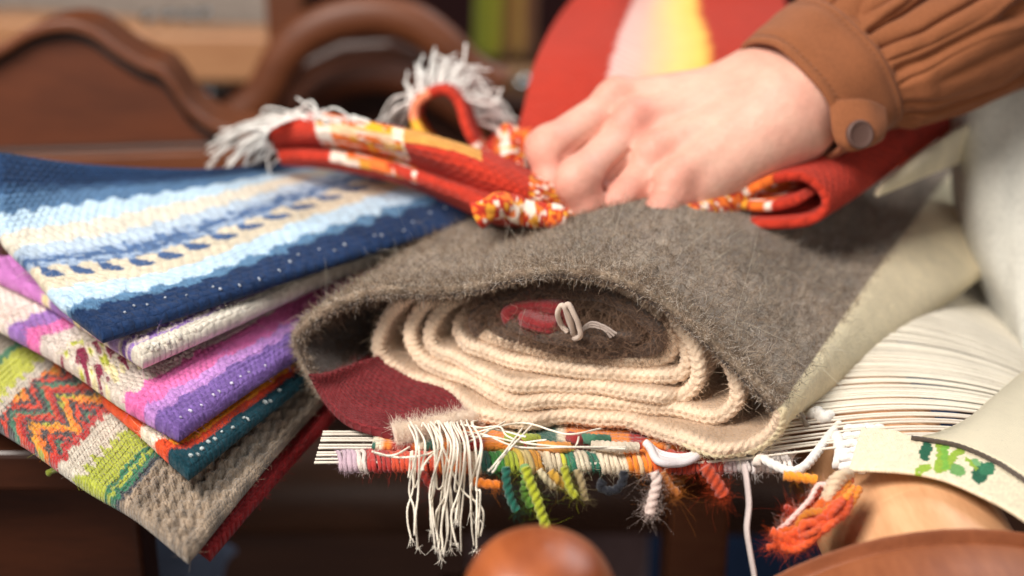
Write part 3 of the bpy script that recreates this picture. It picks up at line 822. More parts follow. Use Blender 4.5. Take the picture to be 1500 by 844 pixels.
# second fold filling in behind, down to the fist
ctrl = [[D(690, 268, .650), D(730, 262, .646), D(775, 266, .642), D(830, 280, .64)], [D(684, 250, .662), D(730, 232, .660), D(780, 230, .658), D(840, 240, .656)],
        [D(688, 238, .680), D(735, 210, .678), D(785, 206, .675), D(850, 206, .675)], [D(700, 232, .70), D(745, 206, .70), D(795, 196, .70), D(860, 194, .70)]]
def backc(U, V, a, b):
    c = np.zeros(U.shape + (3,)); c[:] = lin(*RED); speck(c, U, V, (a > .45) & (b < .55)); return c
sheet('bunched_fold', ctrl, 0.0045, M['blur'], red, backc, 0.0014, lambda U, V: 0.003 * np.sin(V / .0045 + 3 * vnoise(U / .02, V / .02)))
# crumpled bits pushed up against the fingers
def crumple(name, pts, r, tw, seed):
    P, L = resample(np.array(pts), 140)
    V, F, a, d = tubeVF(P, r * (0.85 + 0.3 * vnoise(np.linspace(0, 9, 140), np.full(140, seed))), 28, lobes=3, twist=tw, depth=.22)
    c = np.zeros((len(V), 3)); c[:] = lin(*RED)
    n = vnoise(V[:, 0] / .0019 + seed, V[:, 2] / .0030 + V[:, 1] / .0030); n2 = vnoise(V[:, 0] / .0021 + 20, V[:, 2] / .0026)
    c[n > .60] = lin(234, 118, 46); c[n2 > .66] = lin(238, 218, 202); c[n < .22] = lin(226, 156, 52)
    return mk(name, V, [tuple(x) for x in F.tolist()] + [tuple(x) for x in a.tolist()] + [tuple(x) for x in d.tolist()], M['blur'], red, c)
crumple('crumpled_fold', [D(744, 215, .632), D(750, 245, .628), D(758, 278, .622), D(776, 304, .614), D(830, 318, .604)], .0075, 14, 3)
crumple('crumpled_fold', [Z(700, 316, .058), Z(732, 300, .063), Z(765, 310, .059), Z(830, 322, .056)], .0055, 20, 8)
crumple('crumpled_fold', [D(738, 205, .652), D(760, 208, .645), D(790, 230, .640), D(830, 260, .636)], .0075, 18, 13)
crumple('crumpled_fold', [Z(1010, 318, .0555), Z(1070, 296, .0575), Z(1110, 275, .060), Z(1150, 258, .063), Z(1200, 236, .065)], .0060, 20, 21)
# scrolled flap under the wrist
scroll = [(1190, 300), (1176, 284), (1148, 278), (1122, 288), (1110, 300), (1124, 310), (1160, 318)]
outer = [(1010, 312), (1060, 326), (1120, 331), (1180, 326), (1206, 306), (1202, 282), (1176, 262), (1140, 262), (1108, 274), (1080, 290), (1090, 303), (1130, 304), (1160, 297), (1172, 288)]
def flapc(U, V, a, b):
    c = np.zeros(U.shape + (3,)); c[:] = lin(*RED)
    speck(c, U, V, (a > .56) & (a < .84) & (b < .35), .004)
    return c * (0.85 + 0.3 * vnoise(U / 0.003, V / 0.0025))[..., None]
rows = []
for f, dep, cx, cy, sc_ in ((0, .588, 0, 0, 1), (.3, .612, 62, -38, .95), (.65, .645, 132, -82, .86), (1, .69, 205, -124, .70)):
    rows.append([D(1150 + (x - 1150) * sc_ + cx, 300 + (y - 300) * sc_ + cy, dep + 0.0002 * (1100 - x) * (1 if x < 1100 else 0.2)) for x, y in outer])
sheet('scrolled_flap', rows, 0.0042, M['blur'], red, flapc, 0.0012, ribs(.0004, .0028))
# the part held up behind the hand
def raisedc(U, V, a, b):
    c = np.zeros(U.shape + (3,)); c[:] = lin(*RED)
    w0 = .355 + .02 * b; w1 = .735 - .07 * ss(.45, .75, b)
    t = (a - w0) / (w1 - w0)
    dia = np.sin((U + V) / .0011)
    t = t + .05 * (vnoise(U / .004, V / .002) - .5)
    ts = np.array([-.02, .03, .30, .50, .72, .92, .97, 1.03])
    cs = np.array([lin(*RED), lin(236, 176, 166), lin(240, 184, 166), lin(246, 196, 150), lin(250, 212, 128), lin(250, 206, 98), lin(244, 170, 78), lin(*RED)])
    st = np.stack([np.interp(t, ts, cs[:, q]) for q in range(3)], -1)
    m = (t > -.02) & (t < 1.03); c[m] = st[m]
    lt = np.clip(dia, 0, 1) * ss(.55, .1, t) * (t > 0) * .55
    c = c * (1 - lt[..., None]) + lin(246, 228, 222) * lt[..., None]
    return c
ctrl = [[D(745, 235, .665), D(830, 225, .67), D(930, 225, .675), D(1040, 225, .68), D(1150, 225, .69)],
        [D(764, 170, .690), D(845, 160, .69), D(935, 150, .70), D(1045, 150, .71), D(1160, 150, .72)],
        [D(785, 90, .735), D(860, 84, .73), D(945, 80, .74), D(1050, 75, .75), D(1160, 70, .77)],
        [D(824, 20, .83), D(890, 15, .81), D(960, 10, .835), D(1058, 0, .84), D(1150, 0, .86)],
        [D(890, -50, .87), D(930, -60, .87), D(985, -60, .88), D(1060, -70, .85), D(1130, -70, .87)]]
sheet('raised_part', ctrl, 0.0045, M['blur'], red, raisedc, 0.0014, ribs(.0004, .0028))
# white fringes of the red rug
def fringe(starts, ends, r, parent=red, sag=0.003, c=(244, 240, 234)):
    lst = []
    for a, b in zip(starts, ends):
        a = np.array(a); b = np.array(b)
        m = (a + b) / 2 + np.array([0, 0, sag * rng.uniform(.3, 1.3)]) + rng.normal(size=3) * .0025
        P = cr([a, m, b + rng.normal(size=3) * .0035], 22)
        lst.append((P, r * rng.uniform(.8, 1.15), dict(seg=7, lobes=2, twist=250), lin(*c) * rng.uniform(.8, 1.05)))
    return tubes('fringe', lst, Mthread, parent)
def along(pl, n): return resample(np.array(pl), n)[0]
n = 40
fringe(along([Z(482, 172, .080), Z(440, 172, .079), Z(402, 186, .076), Z(390, 202, .070), Z(402, 220, .062)], n), along([Z(408, 176, .072), Z(335, 202, .062), Z(304, 238, .050), Z(330, 246, .050), Z(390, 250, .049)], n), .00052, sag=.003)
fringe(along([Z(470, 178, .079), Z(560, 190, .080)], 10), along([Z(415, 160, .080), Z(500, 176, .082)], 10), .0006)
fringe(along([D(612, 160, .668), D(634, 132, .674), D(660, 128, .676), D(686, 148, .676)], n), along([D(594, 124, .69), D(630, 90, .70), D(676, 92, .70), D(738, 160, .68)], n), .00052, sag=.004)
fringe(along([D(640, 128, .69), D(668, 128, .70), D(690, 152, .70), D(700, 180, .69)], n), along([D(690, 112, .71), D(726, 152, .71), D(752, 190, .70), D(748, 206, .69)], n), .00052, sag=.004)
fringe(along([D(612, 150, .665), D(640, 130, .665)], 7), along([D(536, 208, .70), D(566, 212, .70)], 7), .0006, sag=.010)
fringe(along([D(640, 130, .68), D(670, 126, .68)], 4), along([D(634, 76, .70), D(690, 84, .70)], 4), .0006, sag=.002)
# ================================================================== the person: hand, sleeve, skirt
person = thing('person', 'person in a brown gathered sleeve and pale skirt, fist gripping the red rug', 'person', Z(1150, 250, .05))

def surface_net(f, lo, h):
    nx, ny, nz = f.shape
    s = f < 0
    acc = np.zeros((nx - 1, ny - 1, nz - 1, 3)); cnt = np.zeros((nx - 1, ny - 1, nz - 1))
    corner = [(i, j, k) for i in (0, 1) for j in (0, 1) for k in (0, 1)]
    sl = lambda c, n: slice(c, n - 1 + c)
    V = {c: f[sl(c[0], nx), sl(c[1], ny), sl(c[2], nz)] for c in corner}
    for a in corner:
        for ax in range(3):
            if a[ax] == 1: continue
            b = list(a); b[ax] = 1; b = tuple(b)
            fa, fb = V[a], V[b]
            m = (fa < 0) != (fb < 0)
            t = np.where(m, fa / np.where(m, fa - fb, 1), 0)
            for q in range(3):
                acc[..., q] += np.where(m, a[q] + (t if q == ax else 0), 0)
            cnt += m
    act = cnt > 0
    idx = -np.ones(act.shape, int); idx[act] = np.arange(act.sum())
    ijk = np.argwhere(act)
    P = lo + (ijk + acc[act] / cnt[act][:, None]) * h
    F = []
    for ax in range(3):
        o1, o2 = [q for q in range(3) if q != ax]
        if ax == 1: o1, o2 = o2, o1
        sh = [slice(None)] * 3; sh2 = [slice(None)] * 3
        n = f.shape
        A = np.moveaxis(s, (ax, o1, o2), (0, 1, 2)); I = np.moveaxis(idx, (ax, o1, o2), (0, 1, 2))
        a0 = A[:-1, 1:-1, 1:-1]; a1 = A[1:, 1:-1, 1:-1]
        m = a0 != a1
        q = np.stack([I[:, :-1, :-1], I[:, 1:, :-1], I[:, 1:, 1:], I[:, :-1, 1:]], -1)
        qq = q[m]; fl = a0[m]
        qq = np.where(fl[:, None], qq, qq[:, ::-1])
        F.append(qq)
    F = np.vstack(F); F = F[(F >= 0).all(1)]
    return P, F

HB = 0.606
def H(px, py, mm=0.0): return D(px, py, HB + mm * 0.001)
WR, WU = H(1125, 130, 9), H(1158, 163, -8)
mcp = [H(905, 150, 15), H(930, 186, 4), H(960, 234, -7), H(992, 273, -17)]
pip = [H(809, 216, -4), H(850, 262, -19), H(908, 298, -17), H(968, 314, -25)]
dip = [H(812, 268, -6), H(862, 298, -17), H(912, 338, -10), H(970, 350, -16)]
tip = [H(862, 292, 2), H(896, 300, -4), H(940, 320, -12), H(990, 330, -16)]
across = mcp[3] - mcp[0]; along_ = (mcp[1] + mcp[2]) / 2 - (WR + WU) / 2
DN = norm(np.cross(across, along_)); DN = DN if np.dot(DN, FWD) < 0 else -DN     # back of the hand
ARM = norm(H(1500, -40, 40) - (WR + WU) / 2)
h = 0.00078
allp = np.array([WR, WU] + mcp + pip + dip + tip + [WR + ARM * .045, WU + ARM * .045])
lo = allp.min(0) - .026; hi = allp.max(0) + .026
nx, ny, nz = np.ceil((hi - lo) / h).astype(int)
X, Y_, Z_ = np.meshgrid(lo[0] + h * np.arange(nx), lo[1] + h * np.arange(ny), lo[2] + h * np.arange(nz), indexing='ij')
G3 = np.stack([X, Y_, Z_], -1).astype(np.float32)
def cap(a, b, ra, rb):
    a = np.asarray(a, np.float32); d = np.asarray(b, np.float32) - a
    t = np.clip(((G3 - a) @ d) / float(d @ d), 0, 1)
    return np.linalg.norm(G3 - a - t[..., None] * d, axis=-1) - (ra + (rb - ra) * t)
def smin(a, b, k):
    q = np.clip(k - np.abs(a - b), 0, None) / k
    return np.minimum(a, b) - q * q * k * .25
mm = 0.001
# back of the hand and wrist
body = smin(cap(WR, WU, 17 * mm, 16 * mm), cap(WR + ARM * .055, WU + ARM * .055, 18 * mm, 17 * mm), .02)
body = smin(body, cap((WR + WU) / 2, (WR + WU) / 2 + ARM * .055, 19 * mm, 20 * mm), .02)
rad = [11.2, 11.0, 10.2, 9.6]
for i in range(4):
    t = i / 3
    st = WR * (1 - t) + WU * t
    body = smin(body, cap(st - DN * .002, mcp[i] - DN * .003, 14.5 * mm, rad[i] * mm), .012)
body = smin(body, cap(WU - DN * .006, mcp[3] - DN * .010, 15 * mm, 10.5 * mm), .012)
body = smin(body, cap(WR - DN * .010, mcp[1] - DN * .012, 13 * mm, 11 * mm), .012)
for i in range(3):                                              # web between the knuckles
    c_ = (mcp[i] + mcp[i + 1]) / 2 - along_ / np.linalg.norm(along_) * .006
    body = smin(body, cap(c_ - DN * .005 - along_ * .10, c_ - DN * .006 - along_ * .3, 8.5 * mm, 9 * mm), .008)
# tendons and knuckles
for i in range(4):
    t = .25 + .5 * i / 3
    st = WR * (1 - t) + WU * t
    a_ = mcp[i] + DN * (rad[i] - 2.8) * mm; b_ = st * .72 + mcp[i] * .28 + DN * 9.4 * mm
    body = smin(body, cap(a_, b_, 3.4 * mm, 2.2 * mm), .006)
    body = smin(body, cap(mcp[i] + DN * (rad[i] - 4.9) * mm, mcp[i] + DN * (rad[i] - 5.3) * mm + norm(along_) * .003, 6.8 * mm, 6.0 * mm), .005)
# ulnar head at the wrist
body = smin(body, cap(WU + ARM * .012 + DN * .009, WU + ARM * .016 + DN * .009, 7.5 * mm, 7 * mm), .012)
# vein-like ridges
v0, v1, v2 = H(1060, 150, -12), H(1000, 190, -14), H(958, 205, -16)
fing = None
fr = [(9.4, 9.6, 8.8, 8.0), (9.2, 9.5, 8.6, 7.8), (8.5, 8.3, 8.0, 7.4), (7.8, 7.5, 7.1, 6.6)]
for i in range(4):
    r0, r1, r2, r3 = [x * mm for x in fr[i]]
    f_ = cap(mcp[i] - DN * .0015, pip[i], r0, r1 * .97)
    f_ = smin(f_, cap(pip[i], dip[i], r1 * .97, r2), .004)
    f_ = smin(f_, cap(dip[i], tip[i], r2, r3), .003)
    ext = norm(pip[i] - (mcp[i] + dip[i]) / 2)
    if i < 2: f_ = smin(f_, cap(pip[i] + ext * .0022, pip[i] + ext * .0020 + norm(dip[i] - mcp[i]) * .002, r1 * .86, r1 * .84), .004)
    fing = f_ if fing is None else smin(fing, f_, .0004)
hand = smin(body, fing, .0038)
for (i, j), f0 in (((0, 1), .18), ((1, 2), .30), ((2, 3), .42)):
    pts_c = []
    for f_ in (f0, .7, 1.0):
        pts_c.append((mcp[i] * (1 - f_) + pip[i] * f_ + mcp[j] * (1 - f_) + pip[j] * f_) / 2 + DN * (.0052 - .001 * f_))
    pts_c.append((dip[i] + dip[j]) / 2 + DN * .004)
    cv = np.minimum(np.minimum(cap(pts_c[0], pts_c[1], .2 * mm, 1.5 * mm), cap(pts_c[1], pts_c[2], 1.5 * mm, 1.9 * mm)), cap(pts_c[2], pts_c[3], 1.9 * mm, 2.2 * mm))
    hand = -smin(-hand, cv, .0022)
# thumb, reaching round behind to meet the fingertips
th = [H(1070, 165, 24), H(985, 190, 36), H(880, 205, 30), H(815, 212, 16), H(790, 212, 10)]
tr = [13, 11.5, 10.2, 8.4, 6.6]
for j in range(4):
    c_ = cap(th[j], th[j + 1], tr[j] * mm, tr[j + 1] * mm)
    thumb = c_ if j == 0 else smin(thumb, c_, .006)
hand = np.where(True, smin(hand, thumb, .003), hand)
HV, HF = surface_net(hand.astype(np.float64), lo, h)
# relax
for _ in range(2):
    acc = np.zeros_like(HV); cn = np.zeros(len(HV))
    for a_, b_ in ((0, 1), (1, 2), (2, 3), (3, 0)):
        np.add.at(acc, HF[:, a_], HV[HF[:, b_]]); np.add.at(cn, HF[:, a_], 1)
        np.add.at(acc, HF[:, b_], HV[HF[:, a_]]); np.add.at(cn, HF[:, b_], 1)
    HV = HV * .5 + .5 * acc / np.maximum(cn, 1)[:, None]
# skin colour: pinker over knuckles and finger ends
skin = np.tile(lin(224, 177, 157), (len(HV), 1))
def blush(c, r, col, amt):
    w_ = amt * np.exp(-(np.linalg.norm(HV - c, axis=1) / r) ** 2)
    skin[:] = skin * (1 - w_[:, None]) + lin(*col) * w_[:, None]
for i in range(4):
    blush(mcp[i] + DN * .006, .010, (204, 128, 110), .65)
    blush(pip[i], .013, (206, 136, 118), .6)
    blush(dip[i], .013, (204, 130, 114), .6)
blush(H(935, 172, -8), .010, (208, 134, 120), .5)
blush(WU, .02, (220, 160, 140), .4)
skin *= (1 - np.array([.03, .14, .14]) * vnoise(HV[:, 0] / .007, HV[:, 2] / .007 + HV[:, 1] / .007)[:, None]) * (.94 + .1 * vnoise(HV[:, 0] / .002 + 9, HV[:, 2] / .002 + HV[:, 1] / .002)[:, None])
m, nt, b = newmat('skin')
at = node(nt, 'ShaderNodeAttribute', attribute_name='Col'); nt.links.new(at.outputs['Color'], b.inputs['Base Color'])
b.inputs['Roughness'].default_value = .52; b.inputs['Specular IOR Level'].default_value = .4
b.inputs['Subsurface Weight'].default_value = .10; b.inputs['Subsurface Radius'].default_value = (.006, .002, .001); b.inputs['Subsurface Scale'].default_value = .6
tc = nt.nodes.new('ShaderNodeTexCoord'); n1 = node(nt, 'ShaderNodeTexVoronoi', Scale=1100.0); n2 = node(nt, 'ShaderNodeTexNoise', Scale=260.0, Detail=4.0)
nt.links.new(tc.outputs['Object'], n1.inputs['Vector']); nt.links.new(tc.outputs['Object'], n2.inputs['Vector'])
bp = nt.nodes.new('ShaderNodeBump'); bp.inputs['Strength'].default_value = .5; bp.inputs['Distance'].default_value = .0007
nt.links.new(mathn(nt, 'ADD', mathn(nt, 'MULTIPLY', n1.outputs['Distance'], .35), n2.outputs['Fac']), bp.inputs['Height']); nt.links.new(bp.outputs[0], b.inputs['Normal'])
hand_o = mk('body', HV, HF, m, person, skin)

# ---------- sleeve with buttoned cuff
Mcl = cotton('brown_cotton', (142, 86, 54), 900, bump=.5)
def ring(c, ew, ed, a, b_, n=240, cusp=0.0):
    th_ = np.linspace(0, 2 * np.pi, n, endpoint=False)
    return c + ew * (a * np.cos(th_))[:, None] + ed * (b_ * np.sin(th_))[:, None]
SD = 0.600
c0 = D(1157, 146, SD); c1 = D(1231, 97, SD + .010)
axc = norm(c1 - c0)
ew = norm(D(1235, 214, SD - .010) - D(1073, 78, SD + .010)); ew = norm(ew - axc * np.dot(ew, axc))
ed = np.cross(axc, ew); ed = ed if np.dot(ed, FWD) < 0 else -ed        # towards the viewer
NT = 360
thv = np.linspace(0, 2 * np.pi, NT, endpoint=False)
def cuff_r(c, a, b_, dr=0.0):
    wob_ = 0.0006 * np.sin(3 * thv + 1) + .0004 * np.sin(7 * thv)
    return c + ew * ((a + dr + wob_) * np.cos(thv))[:, None] + ed * ((b_ + dr + wob_) * np.sin(thv))[:, None]
rowsC = []
for t_, dr in ((.0, -.0016), (-.03, -.001), (-.045, 0), (-.03, .0008), (0, .0012), (.06, .0012), (.09, .0006), (.12, .0012), (.3, .0016), (.5, .0014), (.7, .0018), (.86, .0015), (.9, .0008), (.93, .0015), (1.0, .001), (1.02, -.001)):
    a_ = .0305 + .0035 * t_; b_ = .0235 + .003 * t_
    rowsC.append(cuff_r(c0 + (c1 - c0) * t_, a_, b_, dr))
inner_rows = [cuff_r(c0 + (c1 - c0) * t_, .0305 + .0035 * t_, .0235 + .003 * t_, -.0016) for t_ in (1.0, .6, .3)]
RC = np.stack(inner_rows + rowsC)
cuff_parent = None
VC = RC.reshape(-1, 3)
sleeve_rows = []
ctr = [D(1231, 97, SD + .010), D(1247, 86, SD + .012), D(1270, 70, SD + .014), D(1310, 42, SD + .018), D(1370, 4, SD + .026), D(1440, -38, SD + .036), D(1530, -90, SD + .05), D(1640, -150, SD + .065)]
wid = [.0335, .0350, .0385, .0440, .0500, .0545, .0600, .066]
dep_ = [.0262, .0275, .030, .034, .038, .042, .046, .050]
NSL = 110
cc_ = cr(np.array(ctr), NSL); ww = np.interp(np.linspace(0, len(wid) - 1, NSL), np.arange(len(wid)), wid); db = np.interp(np.linspace(0, len(dep_) - 1, NSL), np.arange(len(dep_)), dep_)
lenp = np.concatenate([[0], np.cumsum(np.linalg.norm(np.diff(cc_, axis=0), axis=1))])
NT2 = 720; th2 = np.linspace(0, 2 * np.pi, NT2, endpoint=False)
TH, LL = np.meshgrid(th2, lenp)
TH0 = TH
TH = TH + .35 * np.sin(TH * 2 + 1.3) + .22 * np.sin(TH * 5 + .4) + .10 * np.sin(TH * 11 + 2)      # uneven gathering
# gathers: many sharp pleats at the cuff, fewer long folds further up
wn = .30 * (vnoise(TH * 3 + 5, LL / .02) - .5)
g1 = 1 - np.abs(np.sin((TH + wn * .5) * 12 + 1.2 * np.sin(LL / .02)))
g2 = 1 - np.abs(np.sin((TH + wn + .9 * LL) * 4.5 + .6))
g3 = 1 - np.abs(np.sin((TH - .6 * LL + wn * 1.4) * 7.5 + 2.1))
fa = np.exp(-LL / .020); fb = np.exp(-((LL - .05) / .055) ** 2)
amp = -(.0036 * fa * g1 ** 2.0 + .0120 * fb * g2 ** 3.4 + .0040 * fb * g3 ** 3.0 + .0022 * (vnoise(TH * 6, LL / .008) - .5) * np.exp(-LL / .05) + .004 * (1 - fa) * vnoise(TH * 2.2, LL / .03))
amp *= ss(0, .004, LL)
puff = .004 * ss(0, .012, LL)
rw = ww[:, None] + amp + puff; rd_ = db[:, None] + amp + puff
SL = cc_[:, None, :] + ew * (rw * np.cos(TH0))[..., None] + ed * (rd_ * np.sin(TH0))[..., None]
sleeve = mk('sleeve', SL.reshape(-1, 3), gridF(NT2, NSL, cu=True), Mcl, person)
sleeve.modifiers.new('cloth', 'SOLIDIFY').thickness = 0.0006
cuff = mk('cuff', VC, gridF(NT, len(RC), cu=True), Mcl, sleeve)
# seam stitches on the cuff
st_ = []
for t_ in (.09, .9):
    rr_ = cuff_r(c0 + (c1 - c0) * t_, .0305 + .0035 * t_, .0235 + .003 * t_, .0012)
    for j in range(0, NT, 5):
        st_.append((rr_[[j, (j + 1) % NT, (j + 3) % NT]], .00018, dict(seg=5), lin(126, 76, 42)))
    tubes('seam_stitches', st_, M['yarn'], cuff); st_ = []
# button tab and button at the lower edge
bc = D(1257, 197, .577)
bn = norm(-FWD * .9 + UPV * -.1 + RGT * .25)
def disc(name, c, n, prof, mat, parent, seg=48, sx=1.0):
    n = norm(n); e1 = norm(np.cross(n, [0, 0, 1.0])); e2 = np.cross(n, e1)
    th_ = np.linspace(0, 2 * np.pi, seg, endpoint=False)
    V = np.vstack([c + (e1 * np.cos(th_)[:, None] * sx + e2 * np.sin(th_)[:, None]) * r + n * z for r, z in prof])
    return mk(name, V, gridF(seg, len(prof), cu=True), mat, parent)
mb, ntb, bb_ = newmat('horn_button'); bb_.inputs['Base Color'].default_value = (*lin(112, 84, 76), 1); bb_.inputs['Roughness'].default_value = .55
nzb = node(ntb, 'ShaderNodeTexNoise', Scale=300.0, Detail=3.0); rpb = ntb.nodes.new('ShaderNodeValToRGB'); ntb.links.new(nzb.outputs['Fac'], rpb.inputs['Fac'])
rpb.color_ramp.elements[0].color = (*lin(84, 58, 50), 1); rpb.color_ramp.elements[1].color = (*lin(106, 80, 72), 1); ntb.links.new(rpb.outputs['Color'], bb_.inputs['Base Color'])
# cuff tab: overlapping end of the cuff, rounded
tabc = [[D(1215, 150, .5795), D(1236, 146, .577), D(1268, 146, .578), D(1296, 158, .584)], [D(1217, 180, .575), D(1238, 180, .574), D(1272, 178, .575), D(1299, 178, .581)],
        [D(1222, 203, .575), D(1242, 207, .573), D(1277, 202, .575), D(1296, 194, .581)], [D(1234, 217, .577), D(1249, 221, .576), D(1273, 213, .578), D(1290, 204, .583)]]
def nocol(U, V, a, b): return np.ones(U.shape + (3,)) * .5
sheet('cuff_tab', tabc, .0022, Mcl, cuff, nocol, .001)
disc('button', D(1257, 197, .5735), bn, [(.0, .0022), (.0035, .0022), (.0044, .0024), (.0052, .0029), (.0057, .0025), (.0059, .0013), (.0057, 0), (.001, -.0005)], mb, cuff)

# ---------- pale skirt beside the loom
Msk = cotton('pale_linen', (206, 204, 194), 500, bump=.3)
rows = [[D(1385, 188, .70), D(1408, 150, .665), D(1455, 125, .65), D(1510, 95, .655), D(1600, 50, .66), D(1720, 0, .68)],
        [D(1394, 225, .70), D(1414, 205, .66), D(1460, 190, .648), D(1510, 165, .645), D(1600, 130, .65), D(1720, 90, .67)],
        [D(1398, 290, .695), D(1420, 290, .655), D(1462, 280, .64), D(1512, 265, .64), D(1600, 240, .645), D(1720, 210, .66)],
        [D(1412, 370, .69), D(1432, 375, .65), D(1472, 370, .635), D(1518, 360, .63), D(1600, 345, .635), D(1720, 320, .65)],
        [D(1444, 440, .68), D(1464, 450, .645), D(1488, 460, .625), D(1526, 455, .62), D(1600, 450, .63), D(1720, 430, .645)],
        [D(1480, 510, .67), D(1494, 540, .63), D(1512, 570, .612), D(1540, 580, .61), D(1600, 580, .62), D(1720, 560, .635)],
        [D(1510, 600, .66), D(1520, 640, .62), D(1535, 680, .605), D(1560, 700, .60), D(1610, 700, .61), D(1720, 690, .63)]]
sheet('skirt', rows, .003, Msk, person, nocol, .003, lambda U, V: .005 * (vnoise(U / .035, V / .12) - .5) + .003 * (vnoise(U / .02 + V / .05, V / .2) - .5))
# ================================================================== the loom: warp, weaving, beams
BY0, BX, BZ, BR = -0.022, 0.139, -0.0232, 0.0315
def hump(x):
    """height of the warp: level, then up and over the cloth beam"""
    x = np.asarray(x, float)
    R = .17
    lvl = .0095 * ss(.05, BX + .006, x)
    dx = np.clip(x - BX - .006, 0, .13)
    arc = .0095 - R + np.sqrt(R * R - dx * dx)
    out = np.where(x < BX + .006, lvl, arc - np.clip(x - BX - .136, 0, None) * 1.05)
    return out
web = thing('half_woven_rug', 'unfinished weaving stretched on the loom, white warp threads with a colourful wrapped edge', 'weaving', (0.0, 0.05, -0.002))
Mwarp = wool('warp_cotton', None, nbump=.3, nscale=2200, vary=.2, sheen=.1, rough=.8)
def warp_line(y, x0, x1, dz=0.0, y2=None, r=.00062, c=(240, 234, 222)):
    x = np.linspace(x0, x1, 70)
    yy = y + (0 if y2 is None else (y2 - y) * ss(x0, x1, x))
    yy = yy + .0002 * (vnoise(x / .03, np.full(70, y * 900)) - .5)
    back = ss(.0, .16, yy)
    z = hump(x) + dz + back * .006 * np.sin(np.clip((x - .05) / .16, 0, 1) * np.pi) + .00012 * (vnoise(x / .02, np.full(70, y * 700 + 3)) - .5)
    V, F, a, d = tubeVF(np.stack([x, yy, z], 1), r, seg=7, lobes=2, twist=260, depth=.25)
    return mk('warp_thread', V, [tuple(q) for q in F.tolist()] + [tuple(q) for q in a.tolist()] + [tuple(q) for q in d.tolist()], Mwarp, web, np.tile(lin(*c) * rng.uniform(.9, 1.03), (len(V), 1)))
# open front warp, paired threads
yf = [.0005, .0030, .0062, .0082, .0118, .0142, .0178, .0196, .0228, .0250]
for i, y in enumerate(yf):
    warp_line(y, -.069, .20, y2=y + (.0012 if i % 2 else -.0006) - .002, r=.00054, c=(236, 226, 210))
# dense warp behind
for i, y in enumerate(np.linspace(.0272, .118, 66)):
    warp_line(y + rng.normal() * .00012, .035, .31, dz=rng.normal() * .00022 - .0004, y2=y - .004 + rng.normal() * .0002, r=.00046, c=(242, 234, 216))

lst = []
for y in np.linspace(.1195, .218, 64):
    x_ = np.linspace(.05, .31, 60)
    yy = y + rng.normal() * .00015 - .004 * ss(.05, .31, x_)
    z_ = hump(x_) - .0004 + ss(.0, .16, yy) * .006 * np.sin(np.clip((x_ - .05) / .16, 0, 1) * np.pi) + rng.normal() * .00015
    lst.append((np.stack([x_, yy, z_], 1), .00056, dict(seg=6), lin(242, 234, 216) * rng.uniform(.88, 1.02)))
far_ = tubes('far_warp', lst, Mwarp, web); far_['kind'] = 'stuff'

# ---------- wrapped edge of the weaving: loops of yarn round the front warps
def colour_at(px):
    for lim, c in ((528, (196, 168, 180)), (540, (222, 206, 196)), (575, (168, 44, 38)), (640, (196, 70, 40)), (690, (206, 108, 40)), (700, (222, 206, 182)), (716, (40, 92, 80)), (722, (222, 210, 186)), (742, (70, 160, 72)), (762, (170, 184, 56)),
                   (772, (224, 190, 76)), (784, (230, 206, 140)), (794, (232, 166, 66)), (822, (228, 212, 182)), (832, (196, 196, 60)), (842, (58, 130, 84)), (866, (222, 208, 182)), (872, (36, 110, 88)), (878, (224, 210, 184)),
                   (884, (30, 34, 44)), (924, (226, 210, 184)), (934, (240, 140, 36)), (944, (228, 196, 150)), (962, (242, 136, 34)), (984, (226, 96, 36)), (1032, (186, 60, 34)), (1060, (160, 44, 32)), (1080, (214, 196, 196)), (1105, (236, 226, 222))):
        if px < lim: return c
    return (238, 230, 224)
lst, hp_, hc_ = [], [], []
x = -.0595
while x < .097:
    px_y = .0
    c3 = np.array([x, -.0010 + .0006 * math.sin(x * 90), -.0012])
    ppx = 750 + FP * (x - CAM[0]) / np.dot(c3 - CAM, FWD)
    c = colour_at(ppx + rng.normal() * 3)
    if 838 < ppx < 880 and rng.random() < .4: c = (40, 120, 92)
    th_ = np.linspace(-.6, 2 * np.pi + .4, 30)
    R_ = .0025 + rng.normal() * .0003
    lean = .0065
    P = np.stack([x + lean * (th_ - np.pi) / (2 * np.pi) + .0006 * np.sin(th_), c3[1] + .0045 + (R_ + .0030) * np.cos(th_), c3[2] + R_ * .92 * np.sin(th_)], 1)
    P = P + .0007 * (np.stack([vnoise(th_ * 1.3, np.full(30, rng.random() * 60)) for _ in range(3)], 1) - .5)
    lst.append((P, .00096 * rng.uniform(.75, 1.25), dict(seg=10, lobes=3, twist=190, depth=.22), lin(*c) * rng.uniform(.86, 1.08)))
    k_ = 170; ii = rng.integers(0, 30, k_)
    hp_.append(P[ii]); hc_.append(np.tile(lin(*c), (k_, 1)))
    x += .00165 * rng.uniform(.92, 1.08)
tubes('wrapped_edge', lst, M['yarn'], web)
hp_ = np.vstack(hp_); hc_ = np.vstack(hc_)
hairs('edge_fuzz', hp_, rng.normal(size=hp_.shape) + np.array([0, -.4, 0]), .0006 + .0018 * rng.random(len(hp_)) ** 2, .00004, np.minimum(hc_ * 1.1, 1), M['fibre'], web, 5, .8)
